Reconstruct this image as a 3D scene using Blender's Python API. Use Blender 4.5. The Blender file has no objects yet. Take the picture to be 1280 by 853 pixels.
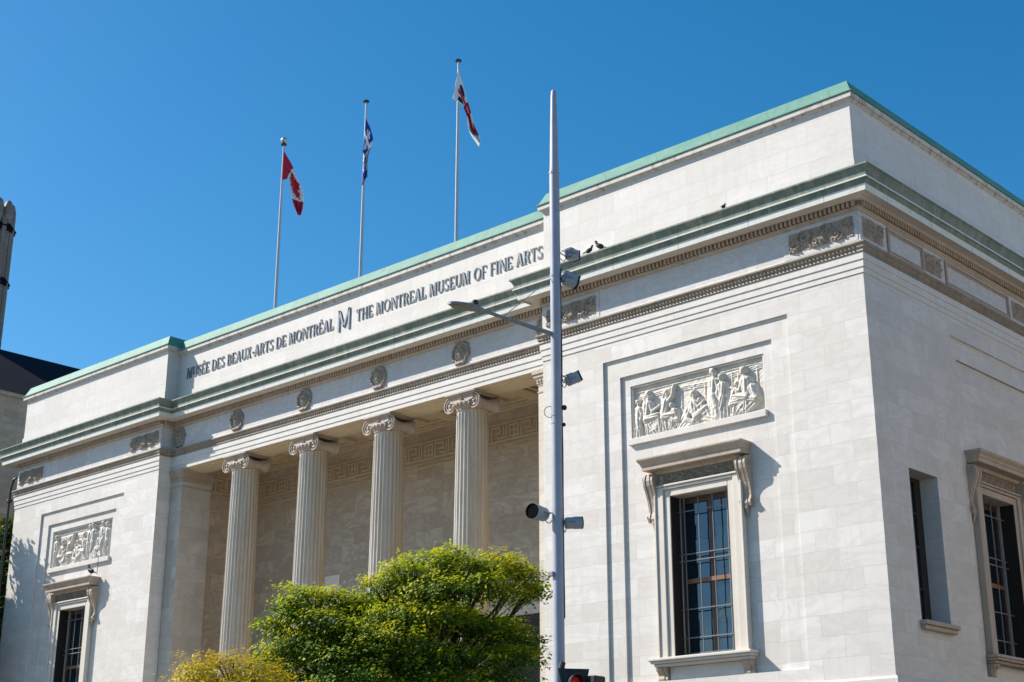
import bpy, math, random
import numpy as np
from mathutils import Vector, Matrix
R = math.radians
S = bpy.context.scene
COL = S.collection
random.seed(7)
rng = np.random.default_rng(11)

# ------------------------------------------------------------------ camera, sky, sun, exposure
cam = bpy.data.cameras.new('camera')
cam.sensor_width = 36.0
cam.lens = 1846.39 / 1280 * 36
cam.clip_start, cam.clip_end = 0.1, 3000
camo = bpy.data.objects.new('camera', cam)
COL.objects.link(camo)
YAW, PITCH = R(42.9755), R(18.6148)
camo.location = (17.028, -31.135, 1.7)
camo.rotation_mode = 'XYZ'
camo.rotation_euler = (R(90) + PITCH, 0, YAW)
S.camera = camo
CAM = Vector(camo.location)

SUN = Vector((-1.87, -1.0, 1.68)).normalized()
EL = math.asin(SUN.z)
AZ = math.atan2(SUN.x, SUN.y)
w = bpy.data.worlds.new('World')
S.world = w
w.use_nodes = True
nt = w.node_tree
nt.nodes.clear()
wo = nt.nodes.new('ShaderNodeOutputWorld')
bg = nt.nodes.new('ShaderNodeBackground')
bg.inputs['Strength'].default_value = 0.083
sky = nt.nodes.new('ShaderNodeTexSky')
sky.sky_type = 'NISHITA'
sky.sun_disc = False
sky.sun_elevation = EL
sky.sun_rotation = AZ
sky.altitude = 50
sky.air_density = 1.0
sky.dust_density = 0.6
sky.ozone_density = 3.2
hsv = nt.nodes.new('ShaderNodeHueSaturation')
hsv.inputs['Hue'].default_value = 0.492
hsv.inputs['Saturation'].default_value = 1.38
hsv.inputs['Value'].default_value = 1.10
nt.links.new(sky.outputs[0], hsv.inputs['Color'])
nt.links.new(hsv.outputs[0], bg.inputs[0])
nt.links.new(bg.outputs[0], wo.inputs[0])

sl = bpy.data.lights.new('sun', 'SUN')
sl.energy = 4.6
sl.angle = R(0.53)
sl.color = (1.0, 0.92, 0.82)
so = bpy.data.objects.new('sun', sl)
so.rotation_mode = 'QUATERNION'
so.rotation_quaternion = SUN.to_track_quat('Z', 'Y')
so.location = (-40, -40, 60)
COL.objects.link(so)

S.view_settings.view_transform = 'Standard'
S.view_settings.look = 'None'
S.view_settings.exposure = 0.74
S.view_settings.gamma = 1
S.view_settings.use_curve_mapping = False
S.cycles.max_bounces = 8
S.cycles.diffuse_bounces = 5
S.cycles.glossy_bounces = 3
S.cycles.transmission_bounces = 4
S.cycles.transparent_max_bounces = 6
S.cycles.sample_clamp_indirect = 6.0
S.cycles.use_denoising = True

# ------------------------------------------------------------------ materials
MATS = {}


def newmat(name):
    m = bpy.data.materials.new(name)
    m.use_nodes = True
    n = m.node_tree
    b = n.nodes['Principled BSDF']
    MATS[name] = m
    return m, n, b


def mixc(n, fac, a, b, blend='MIX'):
    x = n.nodes.new('ShaderNodeMix')
    x.data_type = 'RGBA'
    x.blend_type = blend
    for k, v in ((0, fac), (6, a), (7, b)):
        if hasattr(v, 'is_output') or isinstance(v, bpy.types.NodeSocket):
            n.links.new(v, x.inputs[k])
        else:
            x.inputs[k].default_value = v if k == 0 else (v[0], v[1], v[2], 1)
    return x.outputs[2]


def ramp(n, src, stops):
    r = n.nodes.new('ShaderNodeValToRGB')
    e = r.color_ramp.elements
    e[0].position, e[1].position = stops[0][0], stops[-1][0]
    for p, c in stops[1:-1]:
        e.new(p)
    for el, (p, c) in zip(sorted(e, key=lambda q: q.position), stops):
        el.color = (c, c, c, 1) if not isinstance(c, tuple) else (*c, 1)
    n.links.new(src, r.inputs[0])
    return r.outputs[0]


def math_(n, op, a, b=None):
    x = n.nodes.new('ShaderNodeMath')
    x.operation = op
    for i, v in enumerate((a, b)):
        if v is None:
            continue
        if isinstance(v, bpy.types.NodeSocket):
            n.links.new(v, x.inputs[i])
        else:
            x.inputs[i].default_value = v
    return x.outputs[0]


def noise(n, vec, scale, detail=4, rough=0.55, dist=0.0):
    x = n.nodes.new('ShaderNodeTexNoise')
    x.inputs['Scale'].default_value = scale
    x.inputs['Detail'].default_value = detail
    x.inputs['Roughness'].default_value = rough
    x.inputs['Distortion'].default_value = dist
    if vec is not None:
        n.links.new(vec, x.inputs['Vector'])
    return x.outputs['Fac']


def objcoord(n):
    return n.nodes.new('ShaderNodeTexCoord').outputs['Object']


def scaled(n, vec, sx, sy, sz, loc=(0, 0, 0)):
    mp = n.nodes.new('ShaderNodeMapping')
    mp.inputs['Scale'].default_value = (sx, sy, sz)
    mp.inputs['Location'].default_value = loc
    n.links.new(vec, mp.inputs['Vector'])
    return mp.outputs[0]


def bump(n, b, h, strength, dist):
    x = n.nodes.new('ShaderNodeBump')
    x.inputs['Strength'].default_value = strength
    x.inputs['Distance'].default_value = dist
    n.links.new(h, x.inputs['Height'])
    n.links.new(x.outputs[0], b.inputs['Normal'])


def stone(name, c1, c2, row=None, z0=0.0, bw=1.15, vein=0.5, veincol=(0.45, 0.43, 0.42), joint=0.55,
          streak=0.0, streakcol=(0.2, 0.16, 0.12), rough=0.62, msize=0.0035, mott=0.25, bmp=0.4, vs=1.7):
    m, n, b = newmat(name)
    co = objcoord(n)
    sep = n.nodes.new('ShaderNodeSeparateXYZ')
    n.links.new(co, sep.inputs[0])
    vec3 = co
    if row:
        geo = n.nodes.new('ShaderNodeNewGeometry')
        sn = n.nodes.new('ShaderNodeSeparateXYZ')
        n.links.new(geo.outputs['True Normal'], sn.inputs[0])
        side = math_(n, 'GREATER_THAN', math_(n, 'ABSOLUTE', sn.outputs[0]), 0.7)
        mx = n.nodes.new('ShaderNodeMix')
        n.links.new(side, mx.inputs[0])
        n.links.new(sep.outputs[0], mx.inputs[2])
        n.links.new(sep.outputs[1], mx.inputs[3])
        cb = n.nodes.new('ShaderNodeCombineXYZ')
        n.links.new(mx.outputs[0], cb.inputs[0])
        n.links.new(math_(n, 'SUBTRACT', sep.outputs[2], z0 - 40 * row), cb.inputs[1])
        br = n.nodes.new('ShaderNodeTexBrick')
        br.offset = 0.5
        br.inputs['Scale'].default_value = 1.0
        br.inputs['Brick Width'].default_value = bw
        br.inputs['Row Height'].default_value = row
        br.inputs['Mortar Size'].default_value = msize
        br.inputs['Mortar Smooth'].default_value = 0.3
        br.inputs['Color1'].default_value = (0, 0, 0, 1)
        br.inputs['Color2'].default_value = (1, 1, 1, 1)
        br.inputs['Mortar'].default_value = (0.5, 0.5, 0.5, 1)
        n.links.new(cb.outputs[0], br.inputs['Vector'])
        bl = n.nodes.new('ShaderNodeSeparateColor')
        n.links.new(br.outputs['Color'], bl.inputs[0])
        rnd = bl.outputs[0]
        # every block gets its own cut of marble: shift the vein pattern by the block's random value
        sh = n.nodes.new('ShaderNodeVectorMath')
        sh.operation = 'MULTIPLY_ADD'
        cc = n.nodes.new('ShaderNodeCombineXYZ')
        for i, k in enumerate((37.0, 53.0, 71.0)):
            n.links.new(math_(n, 'MULTIPLY', rnd, k), cc.inputs[i])
        n.links.new(co, sh.inputs[0])
        sh.inputs[1].default_value = (1, 1, 1)
        n.links.new(cc.outputs[0], sh.inputs[2])
        vec3 = sh.outputs[0]
        base = mixc(n, rnd, c1, c2)
    else:
        base = mixc(n, noise(n, co, 0.6, 3), c1, c2)
    vn = noise(n, scaled(n, vec3, 0.7, 0.7, 1.5), vs, 6, 0.6, 1.3)
    vfac = ramp(n, vn, [(0.42, 0.0), (0.505, 1.0), (0.58, 0.0)])
    col = mixc(n, math_(n, 'MULTIPLY', vfac, vein), base, veincol)
    mo = ramp(n, noise(n, vec3, 0.9, 5, 0.6), [(0.3, 0.0), (0.72, 1.0)])
    col = mixc(n, math_(n, 'MULTIPLY', mo, mott), col, (c1[0] * 0.80, c1[1] * 0.745, c1[2] * 0.68))
    gr = noise(n, co, 60, 3, 0.7)
    col = mixc(n, 0.10, col, ramp(n, gr, [(0.3, 0.35), (0.7, 1.0)]), 'MULTIPLY')
    if streak:
        st = ramp(n, noise(n, scaled(n, co, 5.0, 5.0, 0.45), 1.0, 5, 0.65), [(0.5, 0.0), (0.75, 1.0)])
        col = mixc(n, math_(n, 'MULTIPLY', st, streak), col, streakcol)
    if row:
        col = mixc(n, math_(n, 'MULTIPLY', br.outputs['Fac'], joint), col, tuple(x * 0.38 for x in c1))
    n.links.new(col, b.inputs['Base Color'])
    b.inputs['Roughness'].default_value = rough
    if row:
        h = math_(n, 'SUBTRACT', math_(n, 'MULTIPLY', gr, 0.12), br.outputs['Fac'])
    else:
        h = gr
    bump(n, b, h, bmp, 0.004)
    return m


W_ = (0.66, 0.645, 0.625)
stone('marble', (0.61, 0.583, 0.545), (0.705, 0.687, 0.665), 0.513, 5.23, 1.25, vein=0.34, veincol=(0.47, 0.44, 0.42), vs=0.85, mott=0.27, streak=0.22, streakcol=(0.46, 0.41, 0.35))
stone('attic_marble', (0.60, 0.58, 0.55), (0.67, 0.65, 0.625), 0.565, 18.55, 1.32, vein=0.22, streak=0.20, streakcol=(0.42, 0.38, 0.33))
stone('plain_marble', (0.61, 0.585, 0.55), (0.69, 0.67, 0.635), None, vein=0.25, streak=0.22, streakcol=(0.38, 0.33, 0.27), mott=0.2)
stone('frieze_marble', (0.54, 0.535, 0.54), (0.62, 0.615, 0.61), 1.2, 15.6, 2.05, vein=0.45, veincol=(0.40, 0.40, 0.41), streak=0.12)
stone('portico_stone', (0.52, 0.45, 0.36), (0.68, 0.60, 0.50), 0.62, 5.23, 1.35, vein=0.65, veincol=(0.36, 0.30, 0.24), joint=0.6, mott=0.6, vs=0.9)
stone('ceiling_stone', (0.60, 0.49, 0.32), (0.68, 0.57, 0.39), None, vein=0.2, streak=0.2, streakcol=(0.25, 0.18, 0.10))
stone('column_marble', (0.58, 0.53, 0.455), (0.70, 0.66, 0.60), None, vein=0.25, streak=0.6, streakcol=(0.33, 0.25, 0.165))
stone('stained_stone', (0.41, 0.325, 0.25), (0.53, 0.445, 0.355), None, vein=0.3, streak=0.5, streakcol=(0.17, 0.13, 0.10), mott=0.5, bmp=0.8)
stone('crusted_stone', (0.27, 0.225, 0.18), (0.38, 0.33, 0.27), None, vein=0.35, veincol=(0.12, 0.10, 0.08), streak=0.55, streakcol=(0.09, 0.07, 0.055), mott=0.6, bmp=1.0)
stone('anta_stone', (0.50, 0.455, 0.39), (0.62, 0.575, 0.51), 0.513, 5.23, 1.0, vein=0.4, veincol=(0.42, 0.37, 0.31), streak=0.25, streakcol=(0.36, 0.29, 0.22), mott=0.4, vs=0.9)
stone('ornament_stone', (0.33, 0.275, 0.22), (0.44, 0.38, 0.315), None, vein=0.3, veincol=(0.2, 0.165, 0.13), streak=0.5, streakcol=(0.13, 0.10, 0.08), mott=0.5, bmp=0.8)
stone('relief_marble', (0.60, 0.555, 0.49), (0.68, 0.64, 0.575), None, vein=0.15, streak=0.25, streakcol=(0.36, 0.29, 0.22), mott=0.3)
stone('neighbour_stone', (0.60, 0.50, 0.38), (0.68, 0.57, 0.45), 0.3, 0.0, 0.6, vein=0.1, mott=0.3)
stone('lip_stone', (0.56, 0.53, 0.49), (0.66, 0.63, 0.59), None, vein=0.2, streak=0.9, streakcol=(0.075, 0.06, 0.05), mott=0.4)
stone('church_stone', (0.42, 0.31, 0.225), (0.56, 0.43, 0.33), 0.36, 0.0, 0.8, vein=0.3, veincol=(0.2, 0.17, 0.15), joint=0.35, mott=0.5, msize=0.012)
stone('tower_stone', (0.27, 0.205, 0.165), (0.38, 0.30, 0.25), 0.4, 0.0, 0.8, vein=0.3, veincol=(0.13, 0.11, 0.1), joint=0.35, mott=0.6, streak=0.5, streakcol=(0.07, 0.06, 0.055), msize=0.03)
stone('step_stone', (0.46, 0.42, 0.35), (0.54, 0.49, 0.41), None, vein=0.1, mott=0.3)
stone('concrete', (0.36, 0.335, 0.295), (0.43, 0.40, 0.355), 1.5, 0, 1.5, vein=0.1, mott=0.3)


def copper(name, c1, c2, cs, streakamt, seam=1.9):
    m, n, b = newmat(name)
    co = objcoord(n)
    col = mixc(n, ramp(n, noise(n, co, 0.8, 5, 0.6), [(0.3, 0.0), (0.7, 1.0)]), c1, c2)
    st = ramp(n, noise(n, scaled(n, co, 4.5, 4.5, 0.6), 1.0, 5, 0.65), [(0.46, 0.0), (0.72, 1.0)])
    col = mixc(n, math_(n, 'MULTIPLY', st, streakamt), col, cs)
    fine = noise(n, co, 25, 4, 0.7)
    col = mixc(n, 0.25, col, ramp(n, fine, [(0.3, 0.45), (0.7, 1.0)]), 'MULTIPLY')
    pt_ = ramp(n, noise(n, scaled(n, co, 1.0, 1.0, 2.5), 2.3, 5, 0.7), [(0.56, 0.0), (0.70, 1.0)])
    col = mixc(n, math_(n, 'MULTIPLY', pt_, 0.55), col, tuple(x * 0.45 + y for x, y in zip(c1, (0.03, 0.012, 0.0))))
    # sheet seams across the run
    sep = n.nodes.new('ShaderNodeSeparateXYZ')
    n.links.new(co, sep.inputs[0])
    t = math_(n, 'FRACT', math_(n, 'DIVIDE', math_(n, 'ADD', math_(n, 'ADD', sep.outputs[0], sep.outputs[1]), 500.3), seam))
    seamf = math_(n, 'LESS_THAN', t, 0.012)
    col = mixc(n, math_(n, 'MULTIPLY', seamf, 0.45), col, (0.05, 0.07, 0.06))
    n.links.new(col, b.inputs['Base Color'])
    b.inputs['Roughness'].default_value = 0.7
    bump(n, b, math_(n, 'SUBTRACT', fine, seamf), 0.35, 0.006)


copper('coping_copper', (0.062, 0.235, 0.182), (0.115, 0.31, 0.245), (0.20, 0.29, 0.235), 0.6)
copper('gutter_copper', (0.095, 0.15, 0.122), (0.19, 0.24, 0.197), (0.34, 0.33, 0.275), 0.85, 2.3)
copper('corona_copper', (0.66, 0.69, 0.64), (0.72, 0.73, 0.69), (0.46, 0.54, 0.48), 0.45, 2.3)


def simple(name, c, rough=0.5, metal=0.0, var=0.15, scale=6.0, spec=0.5, emit=None, es=0):
    m, n, b = newmat(name)
    co = objcoord(n)
    f = noise(n, co, scale, 4, 0.6)
    col = mixc(n, math_(n, 'MULTIPLY', ramp(n, f, [(0.3, 0.0), (0.7, 1.0)]), var * 2), c, tuple(x * 0.6 for x in c))
    n.links.new(col, b.inputs['Base Color'])
    b.inputs['Roughness'].default_value = rough
    b.inputs['Metallic'].default_value = metal
    b.inputs['Specular IOR Level'].default_value = spec
    if emit:
        b.inputs['Emission Color'].default_value = (*emit, 1)
        b.inputs['Emission Strength'].default_value = es
    return m


simple('asphalt', (0.055, 0.055, 0.057), 0.9, 0, 0.3, 3)
simple('road_paint', (0.75, 0.75, 0.72), 0.7)
simple('ground_soil', (0.11, 0.105, 0.095), 0.95, 0, 0.3, 0.2)
simple('letter_metal', (0.115, 0.14, 0.165), 0.45, 0.3)
simple('emblem_metal', (0.20, 0.22, 0.25), 0.4, 0.4)
simple('pole_paint', (0.37, 0.39, 0.455), 0.45, 0.0, 0.22, 3)
simple('flagpole_white', (0.50, 0.53, 0.56), 0.35)
simple('ball_metal', (0.55, 0.55, 0.45), 0.3, 0.6)
simple('black_metal', (0.012, 0.012, 0.014), 0.45)
simple('void_black', (0.004, 0.004, 0.005), 0.9, spec=0.05)
simple('lamp_grey', (0.25, 0.255, 0.27), 0.5, 0.0, 0.2)
simple('lamp_lens', (0.34, 0.30, 0.20), 0.25, 0.0, 0.35, 30)
simple('spot_grey', (0.30, 0.345, 0.39), 0.45, 0.0, 0.15)
simple('signal_black', (0.015, 0.018, 0.022), 0.55)
simple('signal_red', (0.22, 0.008, 0.012), 0.3, emit=(1.0, 0.05, 0.06), es=0.06)
simple('signal_amber_off', (0.10, 0.06, 0.01), 0.3)
simple('signal_green_off', (0.01, 0.06, 0.04), 0.3)
simple('roof_dark', (0.010, 0.013, 0.024), 0.9, 0.0, 0.35, 1.0, spec=0.1)
simple('roof_gravel', (0.3, 0.29, 0.27), 0.95)
simple('wood_brown', (0.085, 0.04, 0.026), 0.45, 0.0, 0.3, 12)
simple('wood_dark', (0.022, 0.015, 0.012), 0.5, 0.0, 0.3, 12)
simple('wood_transom', (0.26, 0.125, 0.06), 0.45, 0.0, 0.3, 12)
simple('grille_iron', (0.17, 0.19, 0.20), 0.5, 0.2)
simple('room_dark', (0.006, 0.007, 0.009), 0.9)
simple('panel_white', (0.85, 0.82, 0.74), 0.7)
simple('flag_red', (0.52, 0.012, 0.035), 0.8, 0, 0.1)
simple('flag_white', (0.80, 0.80, 0.82), 0.8, 0, 0.06)
simple('flag_blue', (0.010, 0.055, 0.30), 0.8, 0, 0.1)
simple('flag_navy', (0.02, 0.025, 0.07), 0.8)
simple('flag_green', (0.01, 0.12, 0.07), 0.8)
simple('pigeon_grey', (0.022, 0.023, 0.028), 0.7, 0, 0.4, 20)
simple('bark', (0.045, 0.034, 0.026), 0.9, 0, 0.5, 8)
simple('bark_grey', (0.12, 0.105, 0.09), 0.9, 0, 0.5, 8)

m, n, b = newmat('window_glass')
n.nodes.remove(b)
gl = n.nodes.new('ShaderNodeBsdfGlossy')
gl.inputs['Roughness'].default_value = 0.02
gl.inputs['Color'].default_value = (0.75, 0.9, 1.0, 1)
wv = n.nodes.new('ShaderNodeBump')
wv.inputs['Strength'].default_value = 0.08
wv.inputs['Distance'].default_value = 0.05
n.links.new(noise(n, objcoord(n), 2.2, 2), wv.inputs['Height'])
n.links.new(wv.outputs[0], gl.inputs['Normal'])
df = n.nodes.new('ShaderNodeBsdfDiffuse')
df.inputs['Color'].default_value = (0.010, 0.016, 0.024, 1)
fr = n.nodes.new('ShaderNodeFresnel')
fr.inputs['IOR'].default_value = 2.0
mxs = n.nodes.new('ShaderNodeMixShader')
n.links.new(fr.outputs[0], mxs.inputs[0])
n.links.new(df.outputs[0], mxs.inputs[1])
n.links.new(gl.outputs[0], mxs.inputs[2])
n.links.new(mxs.outputs[0], n.nodes['Material Output'].inputs[0])


def leafmat(name, cols, trans):
    m, n, b = newmat(name)
    n.nodes.remove(b)
    geo = n.nodes.new('ShaderNodeNewGeometry')
    co = objcoord(n)
    big = ramp(n, noise(n, co, 0.9, 3, 0.6), [(0.32, 0.0), (0.68, 1.0)])
    mixf = math_(n, 'ADD', math_(n, 'MULTIPLY', geo.outputs['Random Per Island'], 0.42), math_(n, 'MULTIPLY', big, 0.58))
    col = ramp(n, mixf, cols)
    d = n.nodes.new('ShaderNodeBsdfPrincipled')
    d.inputs['Roughness'].default_value = 0.55
    d.inputs['Specular IOR Level'].default_value = 0.22
    n.links.new(col, d.inputs['Base Color'])
    t = n.nodes.new('ShaderNodeBsdfTranslucent')
    n.links.new(mixc(n, 1.0, col, (1.35, 1.25, 0.5), 'MULTIPLY'), t.inputs['Color'])
    x = n.nodes.new('ShaderNodeMixShader')
    x.inputs[0].default_value = trans
    n.links.new(d.outputs[0], x.inputs[1])
    n.links.new(t.outputs[0], x.inputs[2])
    n.links.new(x.outputs[0], n.nodes['Material Output'].inputs[0])


leafmat('leaf_green', [(0.0, (0.022, 0.065, 0.012)), (0.35, (0.050, 0.120, 0.014)), (0.62, (0.10, 0.19, 0.016)), (1.0, (0.19, 0.26, 0.018))], 0.32)
leafmat('leaf_turning_sunlit', [(0.0, (0.20, 0.31, 0.012)), (0.4, (0.33, 0.41, 0.014)), (0.75, (0.47, 0.47, 0.018)), (1.0, (0.56, 0.44, 0.02))], 0.42)
leafmat('leaf_yellow', [(0.0, (0.24, 0.30, 0.015)), (0.4, (0.46, 0.40, 0.018)), (0.75, (0.50, 0.32, 0.018)), (1.0, (0.45, 0.15, 0.02))], 0.30)
leafmat('leaf_dark', [(0.0, (0.020, 0.060, 0.016)), (0.45, (0.035, 0.10, 0.02)), (0.7, (0.10, 0.16, 0.018)), (1.0, (0.26, 0.25, 0.02))], 0.2)


def side_tint(matname, col, amount):
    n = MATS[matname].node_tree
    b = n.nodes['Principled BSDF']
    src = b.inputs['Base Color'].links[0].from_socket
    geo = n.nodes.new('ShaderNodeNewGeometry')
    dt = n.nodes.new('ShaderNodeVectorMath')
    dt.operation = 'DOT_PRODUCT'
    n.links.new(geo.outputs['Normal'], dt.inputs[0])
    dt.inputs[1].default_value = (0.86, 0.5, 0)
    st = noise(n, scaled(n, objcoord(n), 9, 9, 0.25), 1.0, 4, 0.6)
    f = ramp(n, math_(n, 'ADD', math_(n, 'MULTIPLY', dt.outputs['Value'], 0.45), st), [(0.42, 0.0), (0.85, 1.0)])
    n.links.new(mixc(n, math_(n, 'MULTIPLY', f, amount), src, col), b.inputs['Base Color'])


# columns get a streaky tan tint that strengthens on faces turned right and back
side_tint('column_marble', (0.42, 0.30, 0.165), 0.8)

# ------------------------------------------------------------------ mesh helpers
class MB:
    def __init__(self, tf=None):
        self.v, self.f, self.mi, self.tf = [], [], [], tf
        self.cur = 0

    def add(self, vs, fs):
        o = len(self.v)
        if self.tf:
            vs = [self.tf(*p) for p in vs]
        self.v.extend([tuple(p) for p in vs])
        self.f.extend([tuple(i + o for i in q) for q in fs])
        self.mi.extend([self.cur] * len(fs))

    def box(self, x0, x1, y0, y1, z0, z1):
        vs = [(x, y, z) for z in (z0, z1) for y in (y0, y1) for x in (x0, x1)]
        self.add(vs, [(0, 1, 3, 2), (4, 6, 7, 5), (0, 4, 5, 1), (1, 5, 7, 3), (3, 7, 6, 2), (2, 6, 4, 0)])

    def bbox(self, x0, x1, y0, y1, z0, z1, c=0.01):
        """box with chamfered vertical/horizontal outer edges (all 12 edges cut)"""
        cx, cy, cz = (x0 + x1) / 2, (y0 + y1) / 2, (z0 + z1) / 2
        hx, hy, hz = abs(x1 - x0) / 2, abs(y1 - y0) / 2, abs(z1 - z0) / 2
        c = min(c, hx * .45, hy * .45, hz * .45)
        vs, idx = [], {}
        for sx in (-1, 1):
            for sy in (-1, 1):
                for sz in (-1, 1):
                    for a in range(3):
                        p = [sx * (hx - c), sy * (hy - c), sz * (hz - c)]
                        p[a] = (sx * hx, sy * hy, sz * hz)[a]
                        idx[(sx, sy, sz, a)] = len(vs)
                        vs.append((cx + p[0], cy + p[1], cz + p[2]))
        fs = []
        for a in range(3):
            b_, c_ = (a + 1) % 3, (a + 2) % 3
            for s in (-1, 1):
                q = []
                for sb, sc in ((-1, -1), (1, -1), (1, 1), (-1, 1)):
                    k = [0, 0, 0]
                    k[a], k[b_], k[c_] = s, sb, sc
                    q.append(idx[(*k, a)])
                fs.append(q if s > 0 else q[::-1])
            for sb in (-1, 1):
                for sc in (-1, 1):
                    q = []
                    for s in (-1, 1):
                        k = [0, 0, 0]
                        k[a], k[b_], k[c_] = s, sb, sc
                        q.append((idx[(*k, b_)], idx[(*k, c_)]))
                    fs.append((q[0][0], q[0][1], q[1][1], q[1][0]))
        for sx in (-1, 1):
            for sy in (-1, 1):
                for sz in (-1, 1):
                    fs.append(tuple(idx[(sx, sy, sz, a)] for a in range(3)))
        self.add(vs, fs)

    def prism(self, poly, a0, a1, axis):
        """extrude a 2-D polygon along an axis; poly holds the two other coordinates in order"""
        def mk(p, a):
            return {0: (a, p[0], p[1]), 1: (p[0], a, p[1]), 2: (p[0], p[1], a)}[axis]
        k = len(poly)
        vs = [mk(p, a0) for p in poly] + [mk(p, a1) for p in poly]
        fs = [(i, (i + 1) % k, k + (i + 1) % k, k + i) for i in range(k)]
        fs += [tuple(range(k))[::-1], tuple(range(k, 2 * k))]
        self.add(vs, fs)

    def tube(self, pts, r, seg=10, cap=True):
        pts = [Vector(p) for p in pts]
        rs = r if isinstance(r, (list, tuple)) else [r] * len(pts)
        vs, fs = [], []
        up = None
        for i, p in enumerate(pts):
            d = (pts[min(i + 1, len(pts) - 1)] - pts[max(i - 1, 0)]).normalized()
            if up is None:
                up = Vector((0, 0, 1)) if abs(d.z) < 0.9 else Vector((1, 0, 0))
            a = d.cross(up).normalized()
            u2 = a.cross(d).normalized()
            up = u2
            for k in range(seg):
                t = 2 * math.pi * k / seg
                vs.append(p + (a * math.cos(t) + u2 * math.sin(t)) * rs[i])
        for i in range(len(pts) - 1):
            for k in range(seg):
                fs.append((i * seg + k, i * seg + (k + 1) % seg, (i + 1) * seg + (k + 1) % seg, (i + 1) * seg + k))
        if cap:
            fs.append(tuple(range(seg))[::-1])
            fs.append(tuple(range((len(pts) - 1) * seg, len(pts) * seg)))
        self.add([tuple(v) for v in vs], fs)

    def lathe(self, prof, c=(0, 0, 0), seg=32, axis='z', sx=1.0):
        vs, fs = [], []
        for r, h in prof:
            for k in range(seg):
                t = 2 * math.pi * k / seg
                if axis == 'z':
                    vs.append((c[0] + r * math.cos(t), c[1] + r * math.sin(t), c[2] + h))
                elif axis == 'y':
                    vs.append((c[0] + r * math.cos(t), c[1] + h, c[2] + r * math.sin(t)))
                else:
                    vs.append((c[0] + h, c[1] + r * math.cos(t), c[2] + r * math.sin(t)))
        for i in range(len(prof) - 1):
            for k in range(seg):
                fs.append((i * seg + k, i * seg + (k + 1) % seg, (i + 1) * seg + (k + 1) % seg, (i + 1) * seg + k))
        fs.append(tuple(range(seg)))
        fs.append(tuple(range((len(prof) - 1) * seg, len(prof) * seg)))
        self.add(vs, fs)

    def build(self, name, mat, parent=None, smooth=False, label=None):
        me = bpy.data.meshes.new(name)
        me.from_pydata(self.v, [], self.f)
        for k in ([mat] if isinstance(mat, str) else mat):
            me.materials.append(MATS[k])
        if any(self.mi):
            me.polygons.foreach_set('material_index', self.mi)
        if smooth:
            me.polygons.foreach_set('use_smooth', [True] * len(me.polygons))
            if smooth != 'all':
                try:
                    me.set_sharp_from_angle(angle=R(40))
                except Exception:
                    pass
        me.update()
        o = bpy.data.objects.new(name, me)
        COL.objects.link(o)
        if parent:
            o.parent = parent
        if label:
            o['label'] = label
        return o


def thing(name, label, cat, loc=(0, 0, 0), group=None):
    o = bpy.data.objects.new(name, None)
    o.empty_display_size = 0.3
    o.location = loc
    COL.objects.link(o)
    o['label'], o['category'] = label, cat
    if group:
        o['group'] = group
    return o


def tag(o, label, cat, group=None):
    o['label'], o['category'] = label, cat
    if group:
        o['group'] = group
    return o


def structure(o):
    o['kind'] = 'structure'
    return o


def sweep(path, prof, closed_prof=False, z_add=0.0):
    """sweep (projection, z) profile round an axis-aligned plan path [(x,y),...]; outward = left-hand normal given per segment"""
    mb = MB()
    n = len(path)
    segs = []
    for i in range(n - 1):
        d = Vector(path[i + 1]) - Vector(path[i])
        d.normalize()
        segs.append(Vector((d.y, -d.x)))            # outward normal is to the right of travel (left to right along the front => -Y)
    rows = []
    for i in range(n):
        if i == 0:
            nn = segs[0]
        elif i == n - 1:
            nn = segs[-1]
        else:
            nn = segs[i - 1] + segs[i]              # axis-aligned mitre
            if (segs[i - 1] - segs[i]).length < 1e-6:
                nn = segs[i]
        rows.append([(path[i][0] + nn.x * p, path[i][1] + nn.y * p, z + z_add) for p, z in prof])
    k = len(prof)
    vs = [q for r_ in rows for q in r_]
    fs = []
    for i in range(n - 1):
        for j in range(k - 1 if not closed_prof else k):
            j2 = (j + 1) % k
            fs.append((i * k + j, (i + 1) * k + j, (i + 1) * k + j2, i * k + j2))
    mb.add(vs, fs)
    return mb


# ------------------------------------------------------------------ setting: ground, roads, pavements
ZG = 0.0


def slab(name, x0, x1, y0, y1, z0, z1, mat):
    mb = MB()
    mb.box(x0, x1, y0, y1, z0, z1)
    return structure(mb.build(name, mat))


mb = MB()
mb.add([(-1500, -1500, -0.16), (1500, -1500, -0.16), (1500, 1500, -0.16), (-1500, 1500, -0.16)], [(0, 1, 2, 3)])
structure(mb.build('ground', 'ground_soil'))
mb = MB()
mb.add([(-300, -27.6, -0.14), (300, -27.6, -0.14), (300, -14.0, -0.14), (-300, -14.0, -0.14)], [(0, 1, 2, 3)])
mb.add([(4.2, -14.0, -0.14), (12.5, -14.0, -0.14), (12.5, 200, -0.14), (4.2, 200, -0.14)], [(0, 1, 2, 3)])
structure(mb.build('road', 'asphalt'))
mb = MB()
for k in range(-40, 41):
    if -4 < k * 6 < 10:
        continue
    mb.add([(k * 6, -20.85, -0.136), (k * 6 + 3, -20.85, -0.136), (k * 6 + 3, -20.72, -0.136), (k * 6, -20.72, -0.136)], [(0, 1, 2, 3)])
for k in range(8):
    x = 4.8 + k * 0.98
    mb.add([(x, -13.4, -0.136), (x + 0.5, -13.4, -0.136), (x + 0.5, -10.6, -0.136), (x, -10.6, -0.136)], [(0, 1, 2, 3)])
structure(mb.build('road_markings', 'road_paint'))
slab('pavement', -300, 4.2, -14.0, -0.02 + 0.0, -0.15, 0.0, 'concrete')
slab('pavement', 0.9, 4.2, -0.02, 200, -0.15, 0.0, 'concrete')
slab('pavement', 12.5, 300, -14.0, 200, -0.15, 0.0, 'concrete')
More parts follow.
